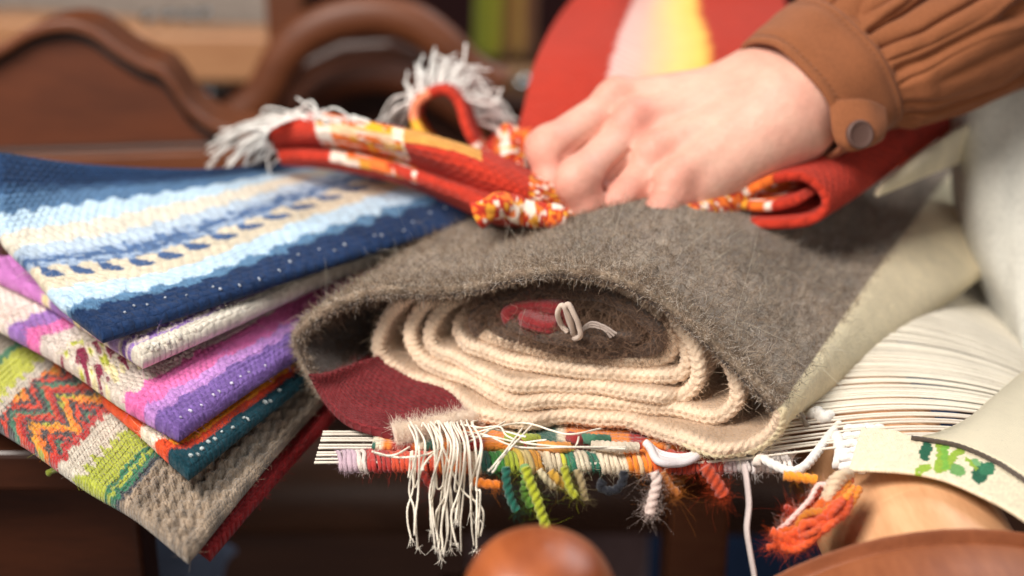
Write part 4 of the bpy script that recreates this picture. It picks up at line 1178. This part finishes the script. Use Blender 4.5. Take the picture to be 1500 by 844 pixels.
# second, deeper row and the woven ground beneath the roll
def ground(U, V, a, b):
    c = np.zeros(U.shape + (3,)); c[:] = lin(206, 188, 160)
    k_ = (vnoise(U / .010 + 8, V / .02) * 5).astype(int)
    for q, col in enumerate(((40, 92, 76), (220, 206, 180), (224, 130, 50), (160, 44, 40), (206, 190, 160))):
        mixc(c, k_ == q, col)
    return c
sheet('woven_ground', [[np.array([x_, y_, .0006]) for x_ in (-.050, 0.0, .05, .092)] for y_ in (.010, .05, .10, .16)], .0035, M['wool'], web, ground, .0014, ribs(.0008, .003))
for c, x0, x1, yy, zz in (((222, 206, 184), 868, 935, 652, .0045), ((60, 110, 86), 850, 892, 641, .005), ((150, 40, 40), 835, 852, 640, .0045), ((224, 150, 70), 790, 835, 652, .003), ((168, 180, 70), 742, 790, 640, .004)):
    thread([Z(x0, yy, zz), Z((x0 + x1) / 2, yy + 3, zz + .001), Z(x1, yy + 4, zz)], .0021, c, name='weft_yarn', parent=web, mat=M['yarn'], kw=dict(seg=12, lobes=3, twist=160, depth=.2))

# ---------- loose yarn tails under the edge
def tail(pts, r, c, lob=2, fuzz=160, name='yarn_tail', tw=190, parent=web, L=.004):
    o = thread(pts, r, c, name=name, parent=parent, mat=M['yarn'], kw=dict(seg=12, lobes=lob, twist=tw, depth=.3), n=100)
    P, _ = resample(np.array(pts), 100)
    i = rng.integers(5, 100, fuzz)
    i = np.where(rng.random(fuzz) < .35, rng.integers(80, 100, fuzz), i)
    hairs('yarn_fuzz', P[i] + rng.normal(size=(fuzz, 3)) * r * .5, rng.normal(size=(fuzz, 3)) + np.array([0, 0, -.5]), L * .62 * (.15 + rng.random(fuzz) ** 2), .000024, np.minimum(lin(*c) * 1.1, 1), M['fibre'], o, 6, .9)
    return o
dd0 = .468
def T(x, y, d=0.0): return D(x, y, dd0 + d)
tail([T(741, 684), T(742, 705), T(748, 730), T(757, 748)], .0016, (24, 98, 80))
tail([T(768, 684, .004), T(772, 700, .006), T(770, 722, .008), T(780, 742, .008)], .0020, (110, 160, 60), fuzz=260, L=.006)
tail([T(770, 684), T(774, 700), T(785, 728), T(794, 755), T(802, 778)], .0019, (170, 178, 38))
tail([T(826, 684), T(830, 700), T(835, 715), T(844, 728)], .0015, (176, 178, 44))
tail([T(790, 688, .004), T(798, 700, .004), T(810, 712, .006)], .0013, (210, 196, 160), fuzz=160)
tail([T(806, 690, .006), T(816, 702, .006), T(828, 712, .008)], .0017, (196, 150, 52))
tail([T(845, 688, .004), T(852, 708, .004), T(856, 732, .005)], .0014, (170, 150, 110), fuzz=200)
tail([T(914, 690), T(912, 706), T(903, 717), T(890, 719), T(879, 712), T(884, 704)], .0016, (22, 24, 34), fuzz=200)
tail([T(958, 692), T(962, 705), T(957, 728), T(951, 752)], .0019, (218, 196, 186), fuzz=420, L=.006)
tail([T(970, 692, .004), T(980, 710, .004), T(994, 724, .004)], .0014, (170, 100, 40), fuzz=300, L=.008)
tail([T(1032, 684), T(1044, 700), T(1054, 716), T(1060, 726)], .0024, (188, 68, 32), fuzz=420, L=.006)
tail([T(696, 706, .01), T(712, 709, .008), T(732, 712, .008)], .0018, (224, 122, 30), fuzz=200)
tail([T(1148, 697), T(1168, 699), T(1196, 703)], .0018, (232, 150, 36), fuzz=160)
tail([T(616, 690, .02), T(624, 702, .02), T(634, 716, .02)], .0016, (150, 40, 30), fuzz=160, L=.006)
# white cord bunch, hanging tape
for j in range(4):
    thread([Z(945 + 2 * j, 648 + 2 * j, .004), Z(965, 664 + 4 * j, .002 + .0005 * j), Z(995, 670 + 3 * j, .0022), Z(1022 - j, 664 + 2 * j, .003), Z(1032, 652, .004)], .0014, (230, 222, 224), name='white_cord', parent=web, mat=Mcord, kw=dict(seg=10))
tp = np.array([T(1090, 682, -.004), T(1094, 705, -.006), T(1097, 740, -.007), T(1094, 775, -.007), T(1099, 810, -.007), T(1106, 850, -.007), T(1112, 900, -.007)])
P, L = resample(tp, 160)
V, F, a, d = tubeVF(P, .0021, 14, lobes=0, flat=.35)
mk('hanging_tape', V, [tuple(q) for q in F.tolist()] + [tuple(q) for q in a.tolist()] + [tuple(q) for q in d.tolist()], wool('tape_cotton', None, nbump=.6, nscale=1500, vary=.3), web, np.tile(lin(214, 196, 190), (len(V), 1)))
# white pulled-up wefts: diagonal cord and rows of knots
def rope(pts, r, c=(240, 234, 226), name='white_cord', tw=120):
    return thread(pts, r, c, name=name, parent=web, mat=Mcord, kw=dict(seg=12, lobes=3, twist=tw, depth=.28))
rope([Z(1230, 622, .006), Z(1214, 640, .006), Z(1196, 664, .005), Z(1178, 684, .004), Z(1158, 690, .003), Z(1134, 681, .003), Z(1118, 672, .003)], .0018)
rope([Z(1146, 622, .004), Z(1138, 640, .004), Z(1124, 655, .003), Z(1114, 668, .003), Z(1108, 680, .002)], .0018, (226, 212, 200))
rope([Z(1226, 640, .006), Z(1232, 662, .006), Z(1228, 684, .004)], .0024)
for r_ in range(6):
    for q in range(6):
        bx_, by_ = 1236 + 8.5 * r_ + 1.5 * q + rng.normal() * 1.2, 686 - 11.5 * q + rng.normal() * 1.2
        if by_ < 622 + 0: continue
        c_ = Z(bx_, by_, .0072)
        mkb = np.array([c_ + np.array([-.0016, .0006, -.0010]), c_ + np.array([-.0005, 0, .0006]), c_ + np.array([.0009, -.0003, .0004]), c_ + np.array([.0018, -.0008, -.0012])])
        rr_ = .0017 * (1 - .05 * q)
        P, _ = resample(mkb, 14)
        prof = rr_ * np.sqrt(np.clip(1 - np.linspace(-1, 1, 14) ** 2, .03, 1)) ** .7
        V, F, a, d = tubeVF(P, prof, 12, lobes=3, twist=200, depth=.15)
        mk('weft_knot', V, [tuple(x_) for x_ in F.tolist()] + [tuple(x_) for x_ in a.tolist()] + [tuple(x_) for x_ in d.tolist()], Mcord, web, np.tile(lin(240, 236, 230), (len(V), 1)))
rope([Z(1190, 612, .007), Z(1196, 604, .008), Z(1206, 612, .008), Z(1216, 610, .007)], .0026)
# orange skein ends hanging off the beam
B_o = [([T(1242, 698, .0), T(1225, 708, -.002), T(1205, 722, -.004), T(1188, 742, -.004), T(1160, 755, -.004), T(1142, 765, -.003)], .0021, (224, 190, 182)),
       ([T(1244, 706, -.004), T(1226, 726, -.006), T(1208, 742, -.006), T(1184, 762, -.006), T(1150, 780, -.005)], .0026, (226, 104, 34)),
       ([T(1250, 712, -.006), T(1236, 736, -.010), T(1215, 752, -.010), T(1190, 772, -.008), T(1140, 794, -.006)], .0027, (232, 138, 36)),
       ([T(1246, 726, -.008), T(1224, 752, -.012), T(1200, 770, -.012), T(1170, 786, -.010), T(1132, 798, -.008)], .0026, (206, 76, 34)),
       ([T(1236, 742, -.010), T(1214, 766, -.014), T(1190, 782, -.014), T(1160, 796, -.012), T(1130, 790, -.008)], .0026, (214, 84, 36)),
       ([T(1240, 718, -.002), T(1215, 738, -.002), T(1186, 756, -.002), T(1150, 770, 0)], .0024, (220, 96, 36)),
       ([T(1216, 712, .002), T(1200, 730, .002), T(1176, 750, .002), T(1142, 752, .002)], .0020, (186, 60, 34))]
for pl, r, c in B_o:
    for k_ in range(1 if c[2] > 100 else 4):
        q_ = [np.array(p_) + rng.normal(size=3) * (.0008 + .0011 * (m_ / (len(pl) - 1))) for m_, p_ in enumerate(pl)]
        q_[-1] = q_[-1] + (q_[-1] - q_[-2]) * rng.uniform(-.5, .25)
        cc_k = np.clip(np.array(c) * rng.uniform(.82, 1.1) , 0, 255)
        tail(q_, r * rng.uniform(.45, .68), cc_k, lob=2, fuzz=260, L=.005, tw=220)
for j in range(5):
    rope([T(1246 - 4 * j, 694 + 6 * j, -.004), T(1236 - 4 * j, 694 + 7 * j, -.007), T(1224 - 3 * j, 700 + 8 * j, -.007), T(1216 - 3 * j, 708 + 8 * j, -.004)], .0017, (214, 190, 160), name='weft_yarn')

# ================================================================== printed cloth bound over the beam
Mpr = wool('printed_cotton', weave=(.0011, .0011), wbump=.25, nbump=.25, nscale=1500, vary=.14, sheen=.05, rough=.9)
cl = thing('printed_cloth', 'cream cloth printed with green leaves, folded over the wooden beam', 'cloth', (BX + .02, -.005, .008))
def P2(px, py, lift=.001):
    """where the sight line meets the warp surface"""
    d = ray(px, py); lo_, hi_ = .30, .80
    for _ in range(50):
        m_ = (lo_ + hi_) / 2; q = CAM + d * m_
        if q[2] > float(hump(q[0])) + lift: lo_ = m_
        else: hi_ = m_
    return CAM + d * hi_
def leafc(px_, py_):
    c = np.zeros(px_.shape + (3,)); c[:] = lin(234, 220, 190)
    def blob(cx, cy, rx, ry, ang, col, ex=1.0):
        ca, sa = math.cos(ang), math.sin(ang)
        u_ = ((px_ - cx) * ca + (py_ - cy) * sa) / rx; v_ = (-(px_ - cx) * sa + (py_ - cy) * ca) / ry
        mixc(c, (u_ ** 2 + v_ ** 2 + .25 * (vnoise(px_ / 6, py_ / 6) - .5)) < ex, col)
    def stroke(pts, w, col):
        d_ = np.full(px_.shape, 1e9)
        for (ax, ay), (bx, by) in zip(pts[:-1], pts[1:]):
            t_ = np.clip(((px_ - ax) * (bx - ax) + (py_ - ay) * (by - ay)) / ((bx - ax) ** 2 + (by - ay) ** 2), 0, 1)
            d_ = np.minimum(d_, np.hypot(px_ - ax - t_ * (bx - ax), py_ - ay - t_ * (by - ay)))
        mixc(c, d_ < w * (.8 + .4 * vnoise(px_ / 5, py_ / 5)), col)
    G_, LG, DG = (50, 122, 66), (146, 176, 58), (28, 92, 66)
    blob(1356, 664, 9, 15, .2, DG); blob(1352, 690, 12, 6, -.3, (150, 180, 60)); blob(1374, 640, 8, 14, -.3, DG); blob(1392, 632, 12, 6, .5, G_)
    stroke([(1376, 690), (1380, 668), (1376, 646)], 7, LG); stroke([(1384, 688), (1400, 668), (1416, 655), (1440, 642)], 6, LG); stroke([(1384, 688), (1384, 660), (1400, 635)], 5, (120, 176, 66))
    blob(1408, 640, 7, 8, .2, (24, 34, 34)); blob(1430, 650, 14, 6, -.5, G_); blob(1438, 662, 10, 6, .1, (80, 150, 80))
    blob(1402, 692, 12, 9, .4, (110, 160, 90)); blob(1436, 696, 12, 16, .4, DG); blob(1446, 690, 12, 10, -.2, (50, 120, 84)); blob(1428, 682, 8, 7, 0, (120, 170, 110))
    stroke([(1416, 676), (1430, 690)], 3, LG)
    mixc(c, (vnoise(px_ / 5, py_ / 4) > .965), (206, 192, 164))
    return c
front_e = [(1243, 690), (1290, 691), (1340, 695), (1385, 705), (1430, 724), (1470, 744), (1510, 770), (1560, 810)]
back_e = [(1262, 628), (1310, 632), (1345, 645), (1395, 655), (1440, 672), (1475, 690), (1512, 716), (1570, 760)]
ctrl = []
for f in (0, .25, .5, .75, 1.0):
    ctrl.append([P2(a_[0] * (1 - f) + b_[0] * f, a_[1] * (1 - f) + b_[1] * f, .0022) for a_, b_ in zip(front_e, back_e)])
# colour comes from the cloth's own place on the strip
FE, BE = np.array(front_e, float), np.array(back_e, float)
def clothc(U, V, a, b):
    fe = cr_param(FE, a.ravel()).reshape(a.shape + (2,)); be = cr_param(BE, a.ravel()).reshape(a.shape + (2,))
    pp = fe * (1 - b[..., None]) + be * b[..., None]
    wv = 3.4 * (vnoise(pp[..., 0] / 3.2, pp[..., 1] / 2.6) - .5); wh = 3.4 * (vnoise(pp[..., 0] / 2.6 + 9, pp[..., 1] / 3.2) - .5)
    cc_ = leafc(pp[..., 0] + wv, pp[..., 1] + wh)
    return cc_ * (.86 + .28 * vnoise(pp[..., 0] / 2.5, pp[..., 1] / 2.5))[..., None]
sheet('cloth_front', ctrl, .0016, Mpr, cl, clothc, .0006)
# hanging down from its front edge, tucked over the beam
q = [ctrl[0][i] for i in range(len(front_e))]
def plainc(U, V, a, b):
    c = np.zeros(U.shape + (3,)); c[:] = lin(234, 222, 194)
    mixc(c, vnoise(U / .003, V / .003) > .965, (212, 200, 174)); return c
up_f = [(1350, 640), (1400, 650), (1446, 667), (1482, 686), (1520, 712), (1580, 756)]
up_b = [(1418, 622), (1448, 590), (1474, 566), (1500, 545), (1535, 535), (1600, 560)]
ctrl2 = [[P2(a_[0] * (1 - f) + b_[0] * f, a_[1] * (1 - f) + b_[1] * f, .0030 + .0012 * math.sin(f * 3)) for a_, b_ in zip(up_f, up_b)] for f in (0, .3, .65, 1.0)]
sheet('cloth_back', ctrl2, .0016, Mpr, cl, plainc, .001)
# dark cord in the fold between them
thread([P2(1335, 641, .004), P2(1400, 652, .004), P2(1448, 671, .004), P2(1484, 692, .004), P2(1522, 718, .004)], .0009, (80, 66, 56), name='seam_cord', parent=cl, mat=M['yarn'], kw=dict(seg=8, lobes=2, twist=220))

# ================================================================== the loom itself
loom = thing('loom', 'wooden hand loom with a turned beam head, rounded knob and dark posts below the weaving', 'loom', (.0, .10, -.35))
W_red = wood('stained_wood', (126, 60, 28), (164, 88, 46), .42, 10, (6, 1, 6), coat=.05)
W_tan = wood('worn_wood', (206, 150, 106), (226, 176, 132), .45, 14, (6, 1, 6), coat=.05)
W_dark = wood('dark_wood', (84, 56, 42), (110, 74, 54), .5, 8, (1, 1, 5), coat=.05)
W_mid = wood('brown_wood', (140, 84, 54), (170, 108, 72), .38, 8, (1, 6, 6), coat=.1)
W_head = wood('dark_red_wood', (124, 66, 36), (154, 90, 54), .45, 10, (6, 1, 6), coat=.05)
def lathe(name, c, axis, prof, mat, parent, seg=72):
    axis = norm(axis); e1 = norm(np.cross(axis, [.3, .2, 1.0])); e2 = np.cross(axis, e1)
    th_ = np.linspace(0, 2 * np.pi, seg, endpoint=False)
    prof = cr(np.array(prof), 90) if len(prof) > 2 else np.array(prof)
    V = np.vstack([c + (e1 * np.cos(th_)[:, None] + e2 * np.sin(th_)[:, None]) * max(r, 1e-4) + axis * z_ for r, z_ in prof])
    return mk(name, V, gridF(seg, len(prof), cu=True), mat, parent)
bc_ = np.array([BX, BY0, BZ]); bax = norm(np.array([.03, -1, 0.0]))
beam = lathe('cloth_beam', bc_ - bax * .45, bax, [(.0, 0), (BR - .001, .002), (BR - .001, .12), (BR - .001, .25), (BR - .001, .38), (BR - .001, .448), (BR - .0015, .460), (BR - .002, .478), (BR - .0022, .489), (BR - .0022, .495)], W_tan, loom)
lathe('beam_head', bc_ + bax * .0430 + np.array([-.004, 0, -.0745]), bax, [(.0, -.002), (.100, -.001), (.104, .001), (.106, .006), (.107, .02), (.106, .04), (.096, .052), (.03, .058), (.0, .06)], W_head, loom)
kc = D(776, 874, .385)
lathe('knob', kc - np.array([0, 0, .05]), [0.05, -.1, 1], [(.006, 0), (.010, .006), (.012, .012), (.0175, .024), (.0205, .036), (.0215, .048), (.0200, .058), (.0155, .0655), (.0085, .0692), (.0, .0705)], W_red, loom)
def box(name, lo_, hi_, mat, parent, bev=.003):
    lo_, hi_ = np.array(lo_, float), np.array(hi_, float)
    V = [(x_, y_, z_) for x_ in (lo_[0], hi_[0]) for y_ in (lo_[1], hi_[1]) for z_ in (lo_[2], hi_[2])]
    F = [(0, 1, 3, 2), (4, 6, 7, 5), (0, 4, 5, 1), (2, 3, 7, 6), (0, 2, 6, 4), (1, 5, 7, 3)]
    o = mk(name, V, F, mat, parent, smooth=False)
    bm_ = o.modifiers.new('bevel', 'BEVEL'); bm_.width = bev; bm_.segments = 3
    return o
# rails and posts underneath
box('side_rail', (-.45, .30, -.060), (.60, .345, -.012), W_dark, loom)
box('post', (-.036, .12, -.75), (.004, .16, -.14), W_dark, loom)
box('post', (.075, .16, -.75), (.105, .19, -.10), W_mid, loom)
box('post', (.235, .20, -.75), (.275, .24, -.05), W_dark, loom)
box('treadle', (-.22, .32, -.62), (.30, .36, -.56), W_dark, loom)
lathe('breast_beam', np.array([-.5, .36, -.20]), [1, 0, 0], [(0, 0), (.03, .001), (.03, .5), (.03, .9), (0, .901)], W_dark, loom)
# ================================================================== behind and below
def prism(name, outline, y, depth, mat, parent, bev=.004):
    """an upright board cut to an outline given on the plane y, depth thick away from the viewer"""
    f = [Y(px, py, y) for px, py in outline]
    n = len(f)
    V = f + [p_ + np.array([0, depth, 0]) for p_ in f]
    F = [tuple(range(n)), tuple(range(2 * n - 1, n - 1, -1))] + [(i, (i + 1) % n, n + (i + 1) % n, n + i)[::-1] for i in range(n)]
    o = mk(name, V, F, mat, parent, smooth=False)
    b_ = o.modifiers.new('bevel', 'BEVEL'); b_.width = bev; b_.segments = 2; b_.limit_method = 'ANGLE'
    return o
W_panel = wood('polished_panel', (84, 40, 18), (108, 54, 26), .55, 7, (1, 1, 5), coat=.0)
W_edge = wood('panel_edge', (96, 50, 26), (122, 68, 38), .5, 9, (1, 1, 5), coat=.05)
W_black = wood('ebony_inlay', (20, 14, 12), (34, 24, 20), .5, 9)
W_table = wood('pale_table_wood', (186, 128, 88), (208, 152, 108), .5, 7, (1, 6, 6), coat=.05)
W_deep = wood('deep_brown_wood', (46, 22, 12), (68, 34, 18), .4, 7, (1, 5, 5), coat=.1)
M_up = cotton('grey_upholstery', (168, 152, 140), 200)
M_wall = cotton('dark_wall', (58, 30, 30), 20)
M_floor = wood('floor_boards', (40, 24, 18), (62, 38, 26), .5, 4, (1, 8, 1))

def wave(pts, n=60): return [tuple(q) for q in cr(np.array(pts, float), n)]
# carved board at the left
YB = .42
board = thing('carved_board', 'brown carved wooden board with a wavy top and black inlay line, behind the blue rug', 'board', (-.4, YB, .0))
top = wave([(-160, 130), (-60, 105), (0, 78), (45, 52), (90, 42), (130, 50), (170, 78), (205, 98), (232, 108), (252, 130), (272, 160), (300, 184), (330, 196), (370, 205)])
prism('board_body', [(x_, y_ + 6) for x_, y_ in top] + [(370, 330), (-160, 330)], YB, .025, W_panel, board)
def strip(name, line, dy0, dy1, y, depth, mat, parent):
    return prism(name, [(x_, y_ + dy0) for x_, y_ in line] + [(x_, y_ + dy1) for x_, y_ in line[::-1]], y, depth, mat, parent, .002)
strip('top_moulding', top, -13, 5, YB - .010, .045, W_edge, board)
strip('inlay_line', top, 4.5, 17, YB - .004, .02, W_black, board)
low = [(-160, 226), (0, 224), (150, 220), (320, 214), (365, 212)]
strip('inlay_line', low, -5, 5, YB - .004, .02, W_black, board)
strip('base_moulding', low, 6, 60, YB - .012, .03, W_edge, board)
# bentwood arm behind it
YA = .62
arm = thing('bentwood_frame', 'curved reddish brown bentwood arm arching behind the white fringe', 'wooden frame', (-.05, YA, -.1))
def bent(name, line, r, y, mat, parent, flat=.7):
    P, L = resample(np.array([Y(a_, b_, y) for a_, b_ in line]), 120)
    V, F, a_, d_ = tubeVF(P, r, 24, flat=flat)
    return mk(name, V, [tuple(q) for q in F.tolist()] + [tuple(q) for q in a_.tolist()] + [tuple(q) for q in d_.tolist()], mat, parent)
bent('outer_arch', [(300, 205), (345, 175), (385, 140), (415, 85), (450, 50), (500, 28), (560, 22), (610, 36), (650, 66), (690, 105), (735, 130)], .015, YA, W_edge, arm)
bent('inner_arch', [(440, 160), (480, 126), (540, 112), (600, 120), (660, 150), (720, 190)], .013, YA + .05, W_panel, arm)
prism('back_panel', [(390, 150), (430, 95), (500, 62), (570, 58), (640, 90), (720, 140), (790, 150), (790, 300), (380, 300)], YA + .08, .02, W_deep, arm)
lathe('foot_knob', Y(322, 168, YA - .03), [0, -1, 0], [(0, .0), (.006, .001), (.008, .004), (.006, .009), (.0, .011)], W_edge, arm, 32)
box('upright', tuple(Y(395, 120, YA + .12)), tuple(Y(440, -60, YA + .12) + np.array([0, .04, 0])), W_edge, arm)
# low table with a grey seat behind
tbl = thing('side_table', 'light brown low table in the back left with a dark gap below', 'table', (-.4, .95, -.3))
YT = .85
prism('table_front', [(-220, 32), (0, 28), (120, 34), (260, 50), (400, 52), (400, 122), (-220, 118)], YT, .06, W_table, tbl)
prism('painted_shadow_strip', [(-220, 125), (400, 128), (400, 150), (-220, 148)], YT + .02, .05, W_black, tbl)  # black strip put in as the shadow of the gap under the table
prism('table_leg', [(330, 118), (372, 118), (372, 330), (330, 330)], YT + .01, .05, W_deep, tbl)
prism('table_leg', [(-200, 118), (-150, 118), (-150, 330), (-200, 330)], YT + .01, .05, W_deep, tbl)
mm_, ntm, bm2 = newmat('steel'); bm2.inputs['Base Color'].default_value = (.45, .5, .52, 1); bm2.inputs['Metallic'].default_value = 1; bm2.inputs['Roughness'].default_value = .2
for px, py in ((216, 33), (246, 31), (273, 30), (298, 27)):
    disc('tack', Y(px, py - 6, YT - .004), [0, -1, .55], [(0, .004), (.003, .0035), (.005, .002), (.0055, 0), (.001, -.001)], mm_, tbl, 20)
disc('fitting', Y(300, 140, YT - .002), [0, -1, .3], [(0, .004), (.006, .003), (.009, 0), (.001, -.001)], mm_, tbl, 20)
sofa = thing('grey_sofa', 'grey upholstered sofa at the far back left above the light table', 'sofa', (-.5, 1.3, -.3))
pts_ = [[Y(x_, y_, 1.15) + np.array([0, dy, 0]) for x_ in (-260, -60, 150, 300, 410)] for y_, dy in ((-160, .10), (-60, .02), (20, .0), (60, .0), (130, .0))]
sheet('seat_back', pts_, .03, M_up, sofa, nocol, .02)
# hanging yarn and things at the back
ys = thing('yarn_skein', 'green and ochre yarn skeins hanging at the back beside the raised red rug', 'yarn', (0, 1.1, 0))
lst = []
for k_, (x0, x1, c) in enumerate(((698, 716, (118, 124, 26)), (714, 734, (138, 136, 30)), (738, 752, (120, 82, 36)), (752, 768, (160, 122, 60)), (770, 784, (110, 70, 44)))):
    for j in range(5):
        x_ = x0 + (x1 - x0) * j / 4
        lst.append((cr(np.array([Y(x_, -120, 1.0), Y(x_ + 1, -20, 1.0), Y(x_ - 1, 40, 1.0), Y(x_ + rng.normal() * 2, 84 + rng.normal() * 4, 1.0)]), 16), .0026, dict(seg=7, lobes=2, twist=60), lin(*c)))
tubes('strands', lst, M['yarn'], ys)
bkt = thing('wicker_basket', 'tan basket edge at the back below the hanging yarn', 'basket', (0, .95, -.1))
V, F, a, d = tubeVF(resample(np.array([Y(650, 150, .93), Y(700, 122, .93), Y(740, 116, .93), Y(790, 120, .93), Y(850, 138, .93)]), 60)[0], .016, 16, lobes=3, twist=25)
mk('rim', V, F, wood('wicker', (120, 84, 52), (150, 110, 70), .6, 40), bkt)
V = np.vstack([np.stack([Y(700 + 75 + 100 * math.cos(t_), 128, .95 + .07 * math.sin(t_)) + np.array([0, 0, -zz]) for t_ in np.linspace(0, 2 * np.pi, 48, endpoint=False)]) for zz in np.linspace(0, .12, 12)])
mk('side', V, gridF(48, 12, cu=True), wood('wicker_dark', (84, 56, 36), (112, 78, 50), .6, 60), bkt)
disc('latch', Y(765, 122, .90), [0, -1, .4], [(0, .004), (.006, .003), (.009, 0), (.001, -.001)], mm_, bkt, 20)
# bench under the stack
bench = thing('wooden_bench', 'dark reddish brown bench front under the stack of rugs', 'bench', (-.3, .05, -.4))
box('bench_top', (-.62, .045, -.036), (-.118, .34, -.018), W_deep, bench)
box('bench_front', (-.62, .06, -.60), (-.150, .085, -.037), W_deep, bench)
box('end_post', (-.62, .052, -.60), (-.262, .0595, -.037), W_deep, bench)
# dim things under the loom
cl2 = thing('blue_cloth', 'pale blue grey cloth heap low down at the bottom left, out of focus', 'cloth', (-.15, .35, -.4))
pts_ = [[Y(x_, y_, .26) + np.array([0, dy, 0]) for x_, dx in ((120, 0), (190, 0), (260, 0), (330, 0))] for y_, dy in ((812, .03), (830, 0), (880, -.01), (960, .02))]
for i_, dz_ in enumerate((-.010, .0, .0, -.016)): pts_[0][i_] = pts_[0][i_] + np.array([0, 0, dz_])
sheet('cloth_body', pts_, .006, cotton('denim', (120, 132, 158), 300), cl2, nocol, .004, lambda U, V: .006 * (vnoise(U / .02, V / .02) - .5))
bx_ = thing('blue_box', 'dark blue crate standing in the shade under the loom', 'crate', (.2, .55, -.6))
box('crate_body', (.02, .52, -.75), (.34, .72, -.25), cotton('dark_blue', (52, 74, 112), 60), bx_)
box('crate_lid', (.015, .515, -.249), (.345, .725, -.23), cotton('blue_lid', (60, 80, 116), 60), bx_)
gb = thing('grey_bag', 'mauve grey cloth bag standing in the shade under the loom', 'bag', (.03, .45, -.6))
pts_ = [[np.array([x_, .42 - .05 * math.cos((x_ - .03) * 12), z_]) for x_ in (-.03, .01, .05, .09)] for z_ in (-.22, -.30, -.45, -.74)]
sheet('bag_body', pts_, .02, cotton('mauve', (150, 124, 124), 100), gb, nocol, .006)

floor = mk('floor', [(-4, -2, -.75), (4, -2, -.75), (4, 4, -.75), (-4, 4, -.75)], [(0, 1, 2, 3)], M_floor); tag(floor, kind='structure')
wall = mk('wall', [(-4, 2.2, -.75), (4, 2.2, -.75), (4, 2.2, 2), (-4, 2.2, 2)], [(0, 1, 2, 3)], M_wall); tag(wall, kind='structure')
# ================================================================== light, camera, render
w = bpy.data.worlds.new('World'); scene.world = w; w.use_nodes = True
bg = w.node_tree.nodes['Background']; bg.inputs['Color'].default_value = (0.80, 0.85, 1.0, 1); bg.inputs['Strength'].default_value = 0.055
def area(name, loc, target, size, power, col):
    l = bpy.data.lights.new(name, 'AREA'); l.shape = 'RECTANGLE'; l.size = size[0]; l.size_y = size[1]; l.energy = power; l.color = col
    o = bpy.data.objects.new(name, l); COL.objects.link(o); o.location = loc
    from mathutils import Vector
    o.rotation_euler = (Vector(target) - Vector(loc)).to_track_quat('-Z', 'Y').to_euler()
    return o
area('window_light', (-0.60, -0.45, 1.0), (0.03, 0.1, 0.0), (0.7, 0.6), 27, (1.0, 0.94, 0.87))
area('added_fill_light', (0.1, -1.7, 0.35), (0.0, 0.3, -0.2), (1.6, 0.9), 9, (1.0, 0.93, 0.86))  # added fill from behind the camera, brightens the space under the loom
area('back_window_light', (0.75, 0.85, 1.2), (0.08, 0.12, 0.03), (0.8, 0.6), 12, (0.90, 0.96, 1.0))

cd = bpy.data.cameras.new('camera'); co = bpy.data.objects.new('camera', cd); COL.objects.link(co)
co.location = tuple(CAM); co.rotation_euler = (math.pi / 2 - PITCH, 0, 0)
cd.lens = FOCAL; cd.sensor_width = SENSOR; cd.clip_start = 0.01; cd.clip_end = 50
cd.dof.use_dof = True; cd.dof.focus_distance = 0.497; cd.dof.aperture_fstop = 4.8; cd.dof.aperture_blades = 0
scene.camera = co
scene.render.engine = 'CYCLES'
scene.cycles.use_denoising = True
scene.cycles.max_bounces = 6
scene.view_settings.view_transform = 'Standard'; scene.view_settings.look = 'None'
scene.view_settings.exposure = 0.08; scene.view_settings.gamma = 1.0
